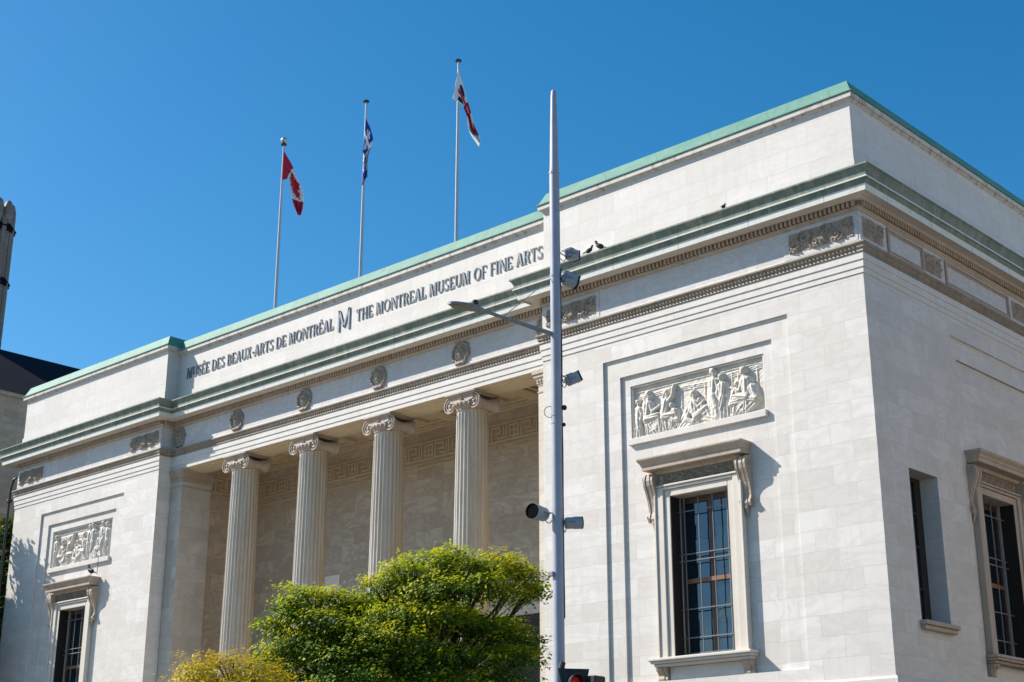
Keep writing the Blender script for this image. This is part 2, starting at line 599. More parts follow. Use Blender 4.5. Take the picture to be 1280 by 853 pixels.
slab('pavement', -300, 300, -60, -27.6, -0.15, 0.0, 'concrete')

# ------------------------------------------------------------------ the museum
MUS = thing('museum_building', 'white marble museum with four Ionic columns, green copper cornice and lettering across its attic', 'museum', (0, 0, 0))
PW, CW, YC = 10.72, 19.73, 0.57
XA, XB, XC, XD = -(2 * PW + CW), -(PW + CW), -PW, 0.0     # left outer, left inner, right inner, right outer
DEEP = 42.0
COLX = [-26.43 + 3.9 * i for i in range(4)]
PATH = [(XA, DEEP), (XA, 0), (XB, 0), (XB, YC), (XC, YC), (XC, 0), (XD, 0), (XD, DEEP)]


def cell_wall(mb, frame, ss, ts, depth):
    """wall of axis-aligned cells at different depths with the reveals between them"""
    ss, ts = sorted(set(ss)), sorted(set(ts))
    D = {}
    for i in range(len(ss) - 1):
        for j in range(len(ts) - 1):
            D[i, j] = depth((ss[i] + ss[i + 1]) / 2, (ts[j] + ts[j + 1]) / 2)
    for (i, j), d in D.items():
        s0, s1, t0, t1 = ss[i], ss[i + 1], ts[j], ts[j + 1]
        mb.add([frame(s0, -d, t0), frame(s1, -d, t0), frame(s1, -d, t1), frame(s0, -d, t1)], [(0, 1, 2, 3)])
        d2 = D.get((i + 1, j))
        if d2 is not None and abs(d2 - d) > 1e-5:
            mb.add([frame(s1, -d, t0), frame(s1, -d2, t0), frame(s1, -d2, t1), frame(s1, -d, t1)], [(0, 1, 2, 3)])
        d2 = D.get((i, j + 1))
        if d2 is not None and abs(d2 - d) > 1e-5:
            mb.add([frame(s0, -d, t1), frame(s0, -d2, t1), frame(s1, -d2, t1), frame(s1, -d, t1)], [(0, 1, 2, 3)])


def front(s, o, z):
    return (s, -o, z)


def flank(s, o, z):
    return (o, s, z)


def rect_depth(rects):
    def f(s, t):
        d = 0.0
        for (s0, s1, t0, t1, dd) in rects:
            if s0 < s < s1 and t0 < t < t1:
                d = dd
        return d
    return f


def wall_from_rects(frame, S0, S1, T0, T1, rects, name, mat):
    mb = MB()
    ss, ts = [S0, S1], [T0, T1]
    for r in rects:
        ss += [r[0], r[1]]
        ts += [r[2], r[3]]
    cell_wall(mb, frame, ss, ts, rect_depth(rects))
    return mb.build(name, mat, MUS)


ZB, ZT = 5.23, 15.10
D1, D2 = 0.065, 0.135
WIN_DEEP = 0.78
for xc in (XC / 2, XB - PW / 2):
    wall_from_rects(front, xc - PW / 2, xc + PW / 2, ZB, ZT, [
        (xc - 3.08, xc + 3.08, 5.55, 14.55, D1),
        (xc - 2.52, xc + 2.52, 5.55, 14.01, D2),
        (xc - 2.21, xc + 2.21, 12.17, 13.70, D2 + 0.13),
        (xc - 0.93, xc + 0.93, 6.12, 10.36, WIN_DEEP)], 'pavilion_wall', 'marble')
YS, YS1 = 6.40, 2.21
YW = [YS + 0.0]
side_rects = [(1.46, 2.93, 6.63, 10.36, WIN_DEEP)]
for k, yc in enumerate((8.62, 19.0, 29.4)):
    side_rects += [(yc - 4.2, yc + 4.2, 5.55, 14.55, D1), (yc - 3.84, yc + 3.84, 5.55, 13.95, D2),
                   (yc - 2.22 - 0.93, yc - 2.22 + 0.93, 6.12, 10.36, WIN_DEEP), (yc + 2.22 - 0.93, yc + 2.22 + 0.93, 6.12, 10.36, WIN_DEEP)]
wall_from_rects(flank, 0, DEEP, ZB, ZT, side_rects, 'flank_wall', 'marble')
# left flank, rear, the returns beside the portico
mb = MB()
mb.add([(XA, 0, 0), (XA, DEEP, 0), (XA, DEEP, 19.9), (XA, 0, 19.9)], [(0, 1, 2, 3)])
mb.add([(XA, DEEP, 0), (XD, DEEP, 0), (XD, DEEP, 19.9), (XA, DEEP, 19.9)], [(0, 1, 2, 3)])
mb.build('rear_wall', 'marble', MUS)
for x in (XB, XC):
    mb = MB()
    mb.add([(x, 0, ZB), (x, YC + 0.02, ZB), (x, YC + 0.02, ZT), (x, 0, ZT)], [(0, 1, 2, 3)])
    mb.build('return_wall', 'marble', MUS)
# plinth
sweep([(XA, DEEP), (XA, 0), (XB, 0), (XB, YC)], [(0.0, ZB), (0.06, ZB), (0.085, 5.17), (0.085, -0.2)]).build('plinth', 'marble', MUS)
sweep([(XC, YC), (XC, 0), (XD, 0), (XD, DEEP)], [(0.0, ZB), (0.06, ZB), (0.085, 5.17), (0.085, -0.2)]).build('plinth', 'marble', MUS)

# antae: slim pilasters that end the portico, with small moulded caps
YBACK, ZSOF, ZCEIL, ZFLOOR = 4.6, 15.10, 15.88, 5.23
for sgn, x in ((1, XB), (-1, XC)):
    mb = MB()
    x1 = x + sgn * 0.73
    a, c = sorted((x, x1))
    mb.box(a, c, YC + 0.03, 1.95, ZFLOOR, 14.62)
    o = mb.build('anta', 'anta_stone', MUS)
    mb = MB()
    for k, (g, z0, z1) in enumerate(((0.025, 14.40, 14.44), (0.02, 14.62, 14.68), (0.045, 14.681, 14.74), (0.04, 14.741, 14.80), (0.085, 14.801, 14.86), (0.12, 14.861, 14.93), (0.13, 14.931, 14.97), (0.16, 14.971, ZSOF - .002))):
        if sgn > 0:
            mb.box(x + 0.001, x1 + g, YC + 0.03 - g * .8, 1.95 + g, z0, z1)
        else:
            mb.box(x1 - g, x - 0.001, YC + 0.03 - g * .8, 1.95 + g, z0, z1)
    for q in range(13):
        yy = YC + .08 + q * .105
        mb.box(x1, x1 + sgn * .085, yy, yy + .06, 14.742, 14.80)
    for q in range(7):
        xx = x + sgn * (.06 + q * .105)
        mb.box(*sorted((xx, xx + sgn * .06)), YC - .035, YC + .03, 14.742, 14.80)
    mb.build('anta_cap', 'stained_stone', o)

# portico shell
mb = MB()
for x, s in ((XB + 0.05, 1), (XC - 0.05, -1)):
    mb.add([(x, 1.9, ZFLOOR), (x, YBACK, ZFLOOR), (x, YBACK, ZCEIL), (x, 1.9, ZCEIL)], [(0, 1, 2, 3)])
mb.add([(XB, YBACK, ZFLOOR), (XC, YBACK, ZFLOOR), (XC, YBACK, ZCEIL + .1), (XB, YBACK, ZCEIL + .1)], [(0, 1, 2, 3)])
mb.build('portico_wall', 'portico_stone', MUS)
mb = MB()
mb.box(XB, XC, -0.6, YBACK + 0.3, 4.9, ZFLOOR)
for k in range(28):
    mb.box(XB + 0.12, XC - 0.12, -0.6 - 0.33 * (k + 1), -0.6 - 0.33 * k, -0.1, 4.9 - 0.175 * k)
mb.build('portico_steps', 'step_stone', MUS)
# ceiling with beams and coffers
mb = MB()
mb.box(XB, XC, 1.65, YBACK, ZCEIL, ZCEIL + 0.12)
ys_ = [1.65, YBACK]
for x in [XB + 0.4] + COLX + [XC - 0.4]:
    mb.box(x - 0.32, x + 0.32, 1.66, YBACK - 0.28, ZCEIL - 0.20, ZCEIL - 0.002)
xs = [XB + 0.4] + COLX + [XC - 0.4]
for a, c in zip(xs[:-1], xs[1:]):
    a, c = a + 0.325, c - 0.325
    n3 = 3
    for q in range(n3):
        x0 = a + (c - a) * q / n3
        x1 = a + (c - a) * (q + 1) / n3
        for yy in (1.75, 3.05):
            y0, y1 = yy, yy + 1.2
            t = 0.13
            mb.box(x0 + 0.02, x1 - 0.02, y0, y0 + t, ZCEIL - 0.12, ZCEIL - 0.001)
            mb.box(x0 + 0.02, x1 - 0.02, y1 - t, y1, ZCEIL - 0.12, ZCEIL - 0.001)
            mb.box(x0 + 0.02, x0 + t + 0.02, y0 + t, y1 - t, ZCEIL - 0.121, ZCEIL - 0.001)
            mb.box(x1 - t - 0.02, x1 - 0.02, y0 + t, y1 - t, ZCEIL - 0.121, ZCEIL - 0.001)
mb.box(XB, XC, YBACK - 0.26, YBACK - 0.003, ZCEIL - 0.14, ZCEIL - 0.003)
mb.box(XB, XC, YBACK - 0.16, YBACK - 0.003, ZCEIL - 0.21, ZCEIL - 0.143)
CEIL = mb.build('portico_ceiling', 'ceiling_stone', MUS)


def meander(frame, s0, s1, z0, z1, parent, name):
    """raised Greek key with square rosettes between the keys"""
    mb = MB()
    h = z1 - z0
    t = h * 0.085
    o0, o1 = 0.014, 0.036

    def bar(sa, sb, za, zb):
        lo, hi = sorted((sa, sb))
        vs = [frame(s, o, z) for z in (za, zb) for o in (o0, o1) for s in (lo, hi)]
        mb.add(vs, [(0, 1, 3, 2), (4, 6, 7, 5), (0, 4, 5, 1), (1, 5, 7, 3), (3, 7, 6, 2), (2, 6, 4, 0)])
    mbg = MB()
    mbg.add([frame(s0, .012, z0 + t), frame(s1, .012, z0 + t), frame(s1, .012, z1 - t), frame(s0, .012, z1 - t)], [(0, 1, 2, 3)])
    bar(s0, s1, z1 - t, z1)
    bar(s0, s1, z0, z0 + t)
    bar(s0, s1, z0 - 0.30, z0 - 0.24)
    bar(s0, s1, z0 - 0.12, z0 - 0.09)
    P = h * 2.15
    n = max(1, round((s1 - s0) / P))
    P = (s1 - s0) / n
    u = h / 7.0
    for i in range(n):
        a = s0 + i * P
        # square with cross
        q0, q1 = a + 0.04, a + 0.04 + 4.6 * u
        zb, zt = z0 + 1.2 * u, z1 - 1.2 * u
        bar(q0, q0 + t, zb, zt); bar(q1 - t, q1, zb, zt); bar(q0 + t, q1 - t, zb, zb + t); bar(q0 + t, q1 - t, zt - t, zt)
        mid, zm = (q0 + q1) / 2, (zb + zt) / 2
        bar(mid - t * .5, mid + t * .5, zb + t, zt - t)
        bar(q0 + t, mid - t * .5, zm - t * .5, zm + t * .5); bar(mid + t * .5, q1 - t, zm - t * .5, zm + t * .5)
        # interlocking key
        k0 = q1 + 0.9 * u
        k1 = a + P - 0.9 * u
        L = k1 - k0
        bar(k0, k0 + t, z0 + t, zt)
        bar(k0 + t, k0 + L * .62, zt - t, zt)
        bar(k0 + L * .62 - t, k0 + L * .62, z0 + 3.0 * u, zt - t)
        bar(k0 + L * .25, k0 + L * .62 - t, z0 + 3.0 * u, z0 + 3.0 * u + t)
        bar(k1 - t, k1, zb, z1 - t)
        bar(k0 + L * .38, k1 - t, zb, zb + t)
        bar(k0 + L * .38, k0 + L * .38 + t, zb + t, z0 + 2.2 * u)
        bar(k0 + L * .78, k0 + L * .78 + t, z0 + 2.4 * u, zt)
    o = mb.build(name, 'ceiling_stone', parent)
    mbg.build('frieze_ground', 'stained_stone', parent)
    return o


meander(lambda s, o, z: (s, YBACK - o, z), XB + 0.1, XC - 0.1, 14.60, 15.27, CEIL, 'greek_key_frieze')
meander(lambda s, o, z: (XB + 0.05 + o, s, z), 2.0, YBACK - 0.05, 14.60, 15.27, CEIL, 'greek_key_frieze')
meander(lambda s, o, z: (XC - 0.05 - o, s, z), 2.0, YBACK - 0.05, 14.60, 15.27, CEIL, 'greek_key_frieze')
# pale upright panel on the portico's back wall, and the doorways below
mb = MB()
mb.bbox(-26.05, -24.98, YBACK - 0.06, YBACK - 0.01, 6.4, 11.0, 0.01)
mb.build('pale_panel', 'panel_white', MUS)
for x in (-20.58, -15.9, -25.25 - 3.0):
    mb = MB()
    mb.box(x - 1.0, x + 1.0, YBACK - 0.05, YBACK - 0.01, ZFLOOR + .01, 8.6)
    d = mb.build('door', 'wood_dark', MUS)
    mb = MB()
    mb.box(x - 1.25, x - 1.0, YBACK - 0.12, YBACK - 0.006, ZFLOOR + .01, 8.6)
    mb.box(x + 1.0, x + 1.25, YBACK - 0.12, YBACK - 0.006, ZFLOOR + .01, 8.6)
    mb.box(x - 1.25, x + 1.25, YBACK - 0.12, YBACK - 0.006, 8.6, 8.95)
    mb.build('door_surround', 'plain_marble', d)

# ------------------------------------------------------------------ entablature
PE = PATH
ARCH = sweep(PE, [(0.0, 15.10), (0.022, 15.10), (0.022, 15.245), (0.045, 15.25), (0.045, 15.435), (0.07, 15.44), (0.07, 15.62)]).build('architrave', 'plain_marble', MUS)
mb = MB()                                              # underside of the portico beam
mb.box(XB, XC, YC - 0.02, 1.65, 15.098, 15.104)
mb.box(XB, XC, 1.60, 1.65, 15.106, ZCEIL + 0.1)
mb.box(XB, XC, YC + 0.14, 1.55, 15.075, 15.096)
for a, c in zip([XB + .75] + [x + 0.75 for x in COLX], [x - 0.75 for x in COLX] + [XC - .75]):
    mb.box(a, c, 0.86, 1.36, 15.050, 15.073)
mb.build('beam_soffit', 'ceiling_stone', ARCH)
# ornamented crown of the architrave
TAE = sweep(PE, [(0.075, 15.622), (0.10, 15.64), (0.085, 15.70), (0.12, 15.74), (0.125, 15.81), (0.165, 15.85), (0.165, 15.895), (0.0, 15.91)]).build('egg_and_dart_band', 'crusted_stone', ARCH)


def along(path, pitch, fn, trim=0.05):
    """call fn(tf, i) at even steps along every straight run; tf maps (along, out, z) to world"""
    for (x0, y0), (x1, y1) in zip(path[:-1], path[1:]):
        L = math.hypot(x1 - x0, y1 - y0)
        dx, dy = (x1 - x0) / L, (y1 - y0) / L
        nx, ny = dy, -dx
        n = max(1, int((L - 2 * trim) / pitch))
        for i in range(n):
            s = L / 2 + (i - (n - 1) / 2) * pitch
            cx, cy = x0 + dx * s, y0 + dy * s
            fn(lambda a, o, z, cx=cx, cy=cy: (cx + dx * a + nx * o, cy + dy * a + ny * o, z), i)


VIS = [(XA, 4), (XA, 0), (XB, 0), (XB, YC), (XC, YC), (XC, 0), (XD, 0), (XD, DEEP)]
mb = MB()


def egg(tf, i):
    # little pointed egg and leaf bumps on two levels of the moulding
    for z0, z1, o0, o1, hw in ((15.70, 15.80, 0.085, 0.155, 0.042), (15.64, 15.69, 0.09, 0.118, 0.03)):
        vs = [tf(-hw, o0, z1), tf(hw, o0, z1), tf(hw * .55, o1, z1 - .012), tf(-hw * .55, o1, z1 - .012), tf(0, o0 + .005, z0)]
        mb.add(vs, [(0, 3, 2, 1), (0, 4, 3), (3, 4, 2), (2, 4, 1)])


for pq in zip(VIS[:-1], VIS[1:]):
    mb = MB()
    along(pq, 0.115, egg)
    mb.build('egg_row', 'crusted_stone', ARCH)

FRZ = sweep(PE, [(0.0, 15.905), (0.0, 16.80)]).build('frieze', 'frieze_marble', MUS)
sweep(PE, [(0.035, 15.912), (0.035, 15.955), (0.0, 15.985)]).build('frieze_fillet', 'plain_marble', FRZ)

# cornice: bed mould, dentils, soffit, corona, copper gutter
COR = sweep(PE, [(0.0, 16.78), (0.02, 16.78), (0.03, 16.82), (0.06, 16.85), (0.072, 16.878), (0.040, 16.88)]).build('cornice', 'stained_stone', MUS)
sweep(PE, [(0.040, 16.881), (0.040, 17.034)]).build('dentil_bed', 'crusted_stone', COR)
sweep(PE, [(0.040, 17.035), (0.17, 17.036), (0.20, 17.055), (0.23, 17.07), (0.50, 17.075), (0.505, 17.02), (0.535, 17.02)]).build('cornice_soffit', 'relief_marble', COR)
sweep(PE, [(0.535, 17.02), (0.548, 17.178), (0.56, 17.185)]).build('corona', 'corona_copper', COR)
sweep(PE, [(0.56, 17.185), (0.575, 17.205), (0.58, 17.26), (0.60, 17.30), (0.635, 17.315), (0.64, 17.357), (0.615, 17.36), (0.615, 17.42), (0.625, 17.48), (0.655, 17.56),
           (0.70, 17.62), (0.725, 17.63), (0.725, 17.675), (0.70, 17.685), (0.0, 17.86), (-0.3, 17.86)]).build('gutter', 'gutter_copper', COR)
sweep(PE, [(0.622, 17.317), (0.652, 17.32), (0.654, 17.357), (0.622, 17.368)]).build('gutter_fillet', 'corona_copper', COR)  # pale fillet: the highlight of the lit edge is put into its colour
mb = MB()


def dentil(tf, i):
    vs = [tf(a, o, z) for z in (16.885, 17.032) for o in (0.042, 0.155) for a in (-0.036, 0.036)]
    mb.add(vs, [(0, 1, 3, 2), (0, 4, 5, 1), (1, 5, 7, 3), (3, 7, 6, 2), (2, 6, 4, 0)])


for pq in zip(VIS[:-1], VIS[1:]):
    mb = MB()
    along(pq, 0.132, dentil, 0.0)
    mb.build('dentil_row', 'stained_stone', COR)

# attic and copper coping
def attic(path, ztop, zbase=17.6):
    prof = [(0.0, zbase), (0.0, 18.22), (-0.03, 18.235), (-0.03, ztop - 0.66)]
    a = sweep(path, prof).build('attic_wall', 'attic_marble', MUS)
    sweep(path, [(-0.03, ztop - .66), (-0.015, ztop - .655), (-0.01, ztop - .635), (0.03, ztop - .615), (0.035, ztop - .59), (0.10, ztop - .575), (0.105, ztop - .45), (-0.2, ztop - .44)]
          ).build('attic_moulding', 'lip_stone', a)
    sweep(path, [(0.02, ztop - .435), (0.135, ztop - .435), (0.137, ztop - .405), (0.09, ztop - .395), (-0.085, ztop - .02), (-0.10, ztop), (-0.75, ztop + .005), (-0.8, ztop - .6)]
          ).build('coping', 'coping_copper', a)
    return a


attic([(XA, DEEP), (XA, 0), (XB, 0), (XB, 6)], 20.53)
attic([(XC, 6), (XC, 0), (XD, 0), (XD, DEEP)], 20.53)
attic([(XB - 1.0, YC), (XC + 1.0, YC)], 20.40)
mb = MB()
mb.add([(XA + .5, 0.5, 19.8), (XB + .0, 0.5, 19.8), (XB, DEEP, 19.8), (XA + .5, DEEP, 19.8)], [(0, 1, 2, 3)])
mb.add([(XB, 1.2, 19.8), (XC, 1.2, 19.8), (XC, DEEP, 19.8), (XB, DEEP, 19.8)], [(0, 1, 2, 3)])
mb.add([(XC, 0.5, 19.8), (XD - .5, 0.5, 19.8), (XD - .5, DEEP, 19.8), (XC, DEEP, 19.8)], [(0, 1, 2, 3)])
mb.build('roof', 'roof_gravel', MUS)

# ------------------------------------------------------------------ columns
YCOL = 1.10


def column(x):
    mb = MB()
    NF, SUB = 24, 6
    zs = [5.62, 5.7] + [5.7 + (14.5 - 5.7) * i / 12 for i in range(1, 12)] + [14.40, 14.5]
    vs = []
    for z in zs:
        u = (z - 5.6) / 9.0
        r = 0.575 - 0.075 * max(0, u) ** 1.6
        for k in range(NF * SUB):
            t = 2 * math.pi * k / (NF * SUB)
            q = (k % SUB) / SUB
            depth = 0.0 if q < 0.18 else math.sin((q - 0.166) / 0.834 * math.pi) ** 0.75
            if z > 14.45 or z < 5.65:
                depth = 0.0
            rr = r - 0.046 * depth
            vs.append((rr * math.cos(t), rr * math.sin(t), z))
    K = NF * SUB
    fs = [(i * K + k, i * K + (k + 1) % K, (i + 1) * K + (k + 1) % K, (i + 1) * K + k) for i in range(len(zs) - 1) for k in range(K)]
    mb.add([(v[0] + x, v[1] + YCOL, v[2]) for v in vs], fs)
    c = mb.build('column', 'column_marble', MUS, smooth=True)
    mb = MB()
    mb.box(x - .78, x + .78, YCOL - .78, YCOL + .78, ZFLOOR + .002, 5.36)
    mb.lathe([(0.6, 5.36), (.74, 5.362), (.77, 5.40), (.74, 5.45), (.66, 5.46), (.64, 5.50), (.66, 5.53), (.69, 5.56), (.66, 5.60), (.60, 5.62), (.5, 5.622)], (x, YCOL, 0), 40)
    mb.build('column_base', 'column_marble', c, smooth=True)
    # Ionic capital
    mb = MB()
    mb.lathe([(.45, 14.48), (.505, 14.49), (.53, 14.52), (.525, 14.56), (.56, 14.60), (.615, 14.68), (.62, 14.74), (.56, 14.80), (.3, 14.82)], (x, YCOL, 0), 40)
    for k in range(26):                                   # egg and dart round the echinus
        t = 2 * math.pi * k / 26
        cx, cy = x + .615 * math.cos(t), YCOL + .615 * math.sin(t)
        mb.lathe([(0.005, 14.60), (.03, 14.63), (.042, 14.68), (.035, 14.73), (.01, 14.76)], (cx, cy, 0), 7)
    # canalis and abacus
    for s in (-1, 1):
        y0 = YCOL + s * .44
        pts = []
        for k in range(13):
            q = -1 + 2 * k / 12
            pts.append((x + q * .5, 14.985 - 0.0 * q))
        low = [(x + (-1 + 2 * k / 12) * .5, 14.80 - .055 * (1 - (-1 + 2 * k / 12) ** 2)) for k in range(13)]
        mb.prism(pts + low[::-1], y0 - .06, y0 + .06, 1)
        for off in (.0, .16):
            mb.tube([(x + (-1 + 2 * k / 12) * .5, y0 + s * .065, 14.975 - off - (.05 * (1 - (-1 + 2 * k / 12) ** 2) if off else 0)) for k in range(13)], .017, 6)
    for s in (-1, 1):
        ex, ez, rv = x + s * .525, 14.735, .255
        # bolster between the front and back scrolls, waisted in the middle
        prof = []
        for k in range(15):
            q = -1 + 2 * k / 14
            prof.append((rv * (.50 + .46 * abs(q) ** 1.6) + (.016 if k in (6, 8) else 0), q * .46))
        prof = [(.02, -.46)] + prof + [(.02, .46)]
        mb.lathe(prof, (ex, YCOL, ez), 28, 'y')
        for sy in (-1, 1):
            yy = YCOL + sy * .475
            pts, rad = [], []
            for k in range(58):
                th = 2 * math.pi * 2.55 * k / 57
                r = rv * (1 - k / 57) ** 0.95 * .97 + .028
                ang = math.pi / 2 - s * (-1) * th * -1
                pts.append((ex + r * math.cos(ang), yy, ez + r * math.sin(ang)))
                rad.append(.030 * (1 - .62 * k / 57))
            mb.tube(pts, rad, 7)
            mb.lathe([(.005, -sy * .01), (.045, -sy * .005), (.042, sy * .03), (.01, sy * .045)], (ex, yy, ez), 14, 'y')
    mb.bbox(x - .60, x + .60, YCOL - .56, YCOL + .56, 14.985, 15.03, .012)
    mb.bbox(x - .66, x + .66, YCOL - .60, YCOL + .60, 15.03, 15.074, .012)
    # small palmette between the scrolls
    for k in range(5):
        a = R(50 + 20 * k)
        mb.tube([(x, YCOL - .51, 14.80), (x + .10 * math.cos(a), YCOL - .53, 14.80 + .12 * math.sin(a))], [.012, .026], 6)
    mb.build('capital', 'stained_stone', c, smooth=True)


for x in COLX:
    column(x)


# ------------------------------------------------------------------ carved reliefs (real height fields)
def hf_mesh(mb, frame, s0, s1, z0, z1, H, o0):
    """H[j,i] heights on a regular grid, outward from the plane at o0"""
    nz, nx = H.shape
    vs = []
    for j in range(nz):
        z = z0 + (z1 - z0) * j / (nz - 1)
        for i in range(nx):
            s = s0 + (s1 - s0) * i / (nx - 1)
            vs.append(frame(s, o0 + float(H[j, i]), z))
    fs = [(j * nx + i, j * nx + i + 1, (j + 1) * nx + i + 1, (j + 1) * nx + i) for j in range(nz - 1) for i in range(nx - 1)]
    mb.add(vs, fs)


class Relief:
    def __init__(self, w, h, dx=0.0145):
        self.w, self.h = w, h
        self.nx, self.nz = int(w / dx), int(h / dx)
        xs = np.linspace(0, w, self.nx)
        zs = np.linspace(0, h, self.nz)
        self.X, self.Z = np.meshgrid(xs, zs)
        self.H = np.zeros_like(self.X)

    def cap(self, x0, z0, x1, z1, r0, r1, base=0.03, k=0.8, fold=0.0, ff=38.0, fd=None):
        X, Z = self.X, self.Z
        dx, dz = x1 - x0, z1 - z0
        L2 = dx * dx + dz * dz + 1e-9
        t = np.clip(((X - x0) * dx + (Z - z0) * dz) / L2, 0, 1)
        px, pz = x0 + t * dx, z0 + t * dz
        d = np.hypot(X - px, Z - pz)
        r = r0 + (r1 - r0) * t
        inside = d < r
        hh = base + k * np.sqrt(np.maximum(r * r - d * d, 0))
        if fold:
            L = math.sqrt(L2)
            across = ((X - x0) * -dz + (Z - z0) * dx) / L
            hh = hh + fold * np.sin(across * ff + 3.2 * t + 5 * x0) * (0.35 + 0.65 * t)
        self.H = np.where(inside, np.maximum(self.H, hh), self.H)

    def box(self, x0, x1, z0, z1, h):
        m_ = (self.X > x0) & (self.X < x1) & (self.Z > z0) & (self.Z < z1)
        self.H = np.where(m_, np.maximum(self.H, h), self.H)

    POSES = {
        'sit': dict(hip=(0, .42), chest=(.03, .80), head=(.09, 1.07), kF=(.35, .47), fF=(.40, .04), kB=(.24, .40), fB=(.14, .04), eF=(.20, .60), hF=(.42, .70), eB=(-.17, .66), hB=(-.05, .46)),
        'lean': dict(hip=(0, .40), chest=(.14, .74), head=(.25, .98), kF=(.33, .46), fF=(.30, .04), kB=(.20, .36), fB=(.42, .05), eF=(.30, .56), hF=(.50, .62), eB=(-.02, .55), hB=(.16, .42)),
        'raise': dict(hip=(0, .42), chest=(.08, .80), head=(.14, 1.06), kF=(.32, .44), fF=(.26, .04), kB=(.18, .36), fB=(-.06, .05), eF=(.30, .95), hF=(.36, 1.22), eB=(-.12, .62), hB=(.10, .50)),
        'kneel': dict(hip=(0, .30), chest=(.10, .62), head=(.19, .86), kF=(.28, .16), fF=(-.08, .05), kB=(.18, .10), fB=(-.24, .06), eF=(.24, .48), hF=(.38, .60), eB=(-.06, .46), hB=(.08, .30)),
        'recline': dict(hip=(0, .22), chest=(-.08, .58), head=(-.04, .85), kF=(.32, .40), fF=(.52, .06), kB=(.36, .20), fB=(.66, .06), eF=(.10, .46), hF=(.26, .58), eB=(-.24, .36), hB=(-.28, .08)),
        'stand': dict(hip=(0, .64), chest=(.01, 1.0), head=(.03, 1.26), kF=(.07, .34), fF=(.09, .03), kB=(-.06, .34), fB=(-.10, .03), eF=(.17, .80), hF=(.10, .58), eB=(-.16, .80), hB=(-.18, .55)),
        'point': dict(hip=(0, .62), chest=(.03, .98), head=(.07, 1.23), kF=(.08, .34), fF=(.13, .03), kB=(-.05, .33), fB=(-.12, .03), eF=(.22, .92), hF=(.44, .96), eB=(-.15, .76), hB=(-.02, .62)),
    }

    def fig(self, x, z, s, pose, f=1, robe=1.0, b=.045):
        P = {k: (x + f * s * a, z + s * c) for k, (a, c) in self.POSES[pose].items()}
        def limb(a, c, r0, r1, base=b, k=1.0, fold=0.0, ff=75.0):
            self.cap(*P[a], *P[c], r0 * s, r1 * s, base, k, fold, ff)
        if robe:                                       # mantle behind the body and cloth over the legs
            self.cap(P['chest'][0] - f * .07 * s, P['chest'][1], P['fB'][0] - f * .05 * s, z + .10, .14 * s, .17 * s, .015, .55, .022 * robe, 70)
            self.cap(*P['hip'], (P['fF'][0] + P['fB'][0]) / 2, z + .08, .15 * s, .16 * s, .03, .55, .026 * robe, 62)
        limb('hip', 'kB', .105, .085, b - .01, .9, .014 * robe)
        limb('kB', 'fB', .078, .05, b - .01, .9, .014 * robe)
        self.cap(*P['hip'], *P['chest'], .125 * s, .150 * s, b, .85, .010, 58)
        self.cap(P['chest'][0] - f * .10 * s, P['chest'][1] + .04 * s, P['chest'][0] + f * .10 * s, P['chest'][1] + .03 * s, .065 * s, .075 * s, b + .02, .9)
        limb('eB', 'hB', .046, .036, b, 1.0)
        self.cap(P['chest'][0] - f * .10 * s, P['chest'][1] + .03 * s, *P['eB'], .056 * s, .046 * s, b, 1.0)
        limb('hip', 'kF', .115, .090, b + .02, 1.0, .016 * robe)
        limb('kF', 'fF', .082, .050, b + .015, 1.0, .016 * robe)
        self.cap(P['fF'][0] - f * .01, P['fF'][1], P['fF'][0] + f * .09 * s, P['fF'][1] - .01, .042 * s, .032 * s, b + .02, 1.0)
        self.cap(P['chest'][0] + f * .08 * s, P['chest'][1] + .02 * s, *P['eF'], .060 * s, .048 * s, b + .055, 1.0)
        limb('eF', 'hF', .048, .034, b + .06, 1.0)
        self.cap(*P['hF'], P['hF'][0] + f * .03 * s, P['hF'][1] + .03 * s, .036 * s, .026 * s, b + .06, 1.0)
        hx, hz = P['head']
        self.cap(*P['chest'], hx, hz - .05 * s, .055 * s, .05 * s, b + .03, 1.0)
        self.cap(hx - f * .01 * s, hz + .03 * s, hx + f * .018 * s, hz - .04 * s, .082 * s, .058 * s, b + .05, 1.0)       # skull to chin
        self.cap(hx + f * .072 * s, hz + .01 * s, hx + f * .082 * s, hz - .015 * s, .014 * s, .018 * s, b + .05, 1.0)      # nose
        self.cap(hx - f * .045 * s, hz + .055 * s, hx - f * .07 * s, hz - .03 * s, .062 * s, .045 * s, b + .055, .9, .012, 130)
        self.cap(hx - f * .105 * s, hz + .01 * s, hx - f * .10 * s, hz, .035 * s, .03 * s, b + .04, .9)

    def finish(self, n=1):
        H = self.H
        for _ in range(n):
            P = np.pad(H, 1, mode='edge')
            H = (P[:-2, 1:-1] + P[2:, 1:-1] + P[1:-1, :-2] + P[1:-1, 2:] + 4 * P[1:-1, 1:-1]) / 8
        return H


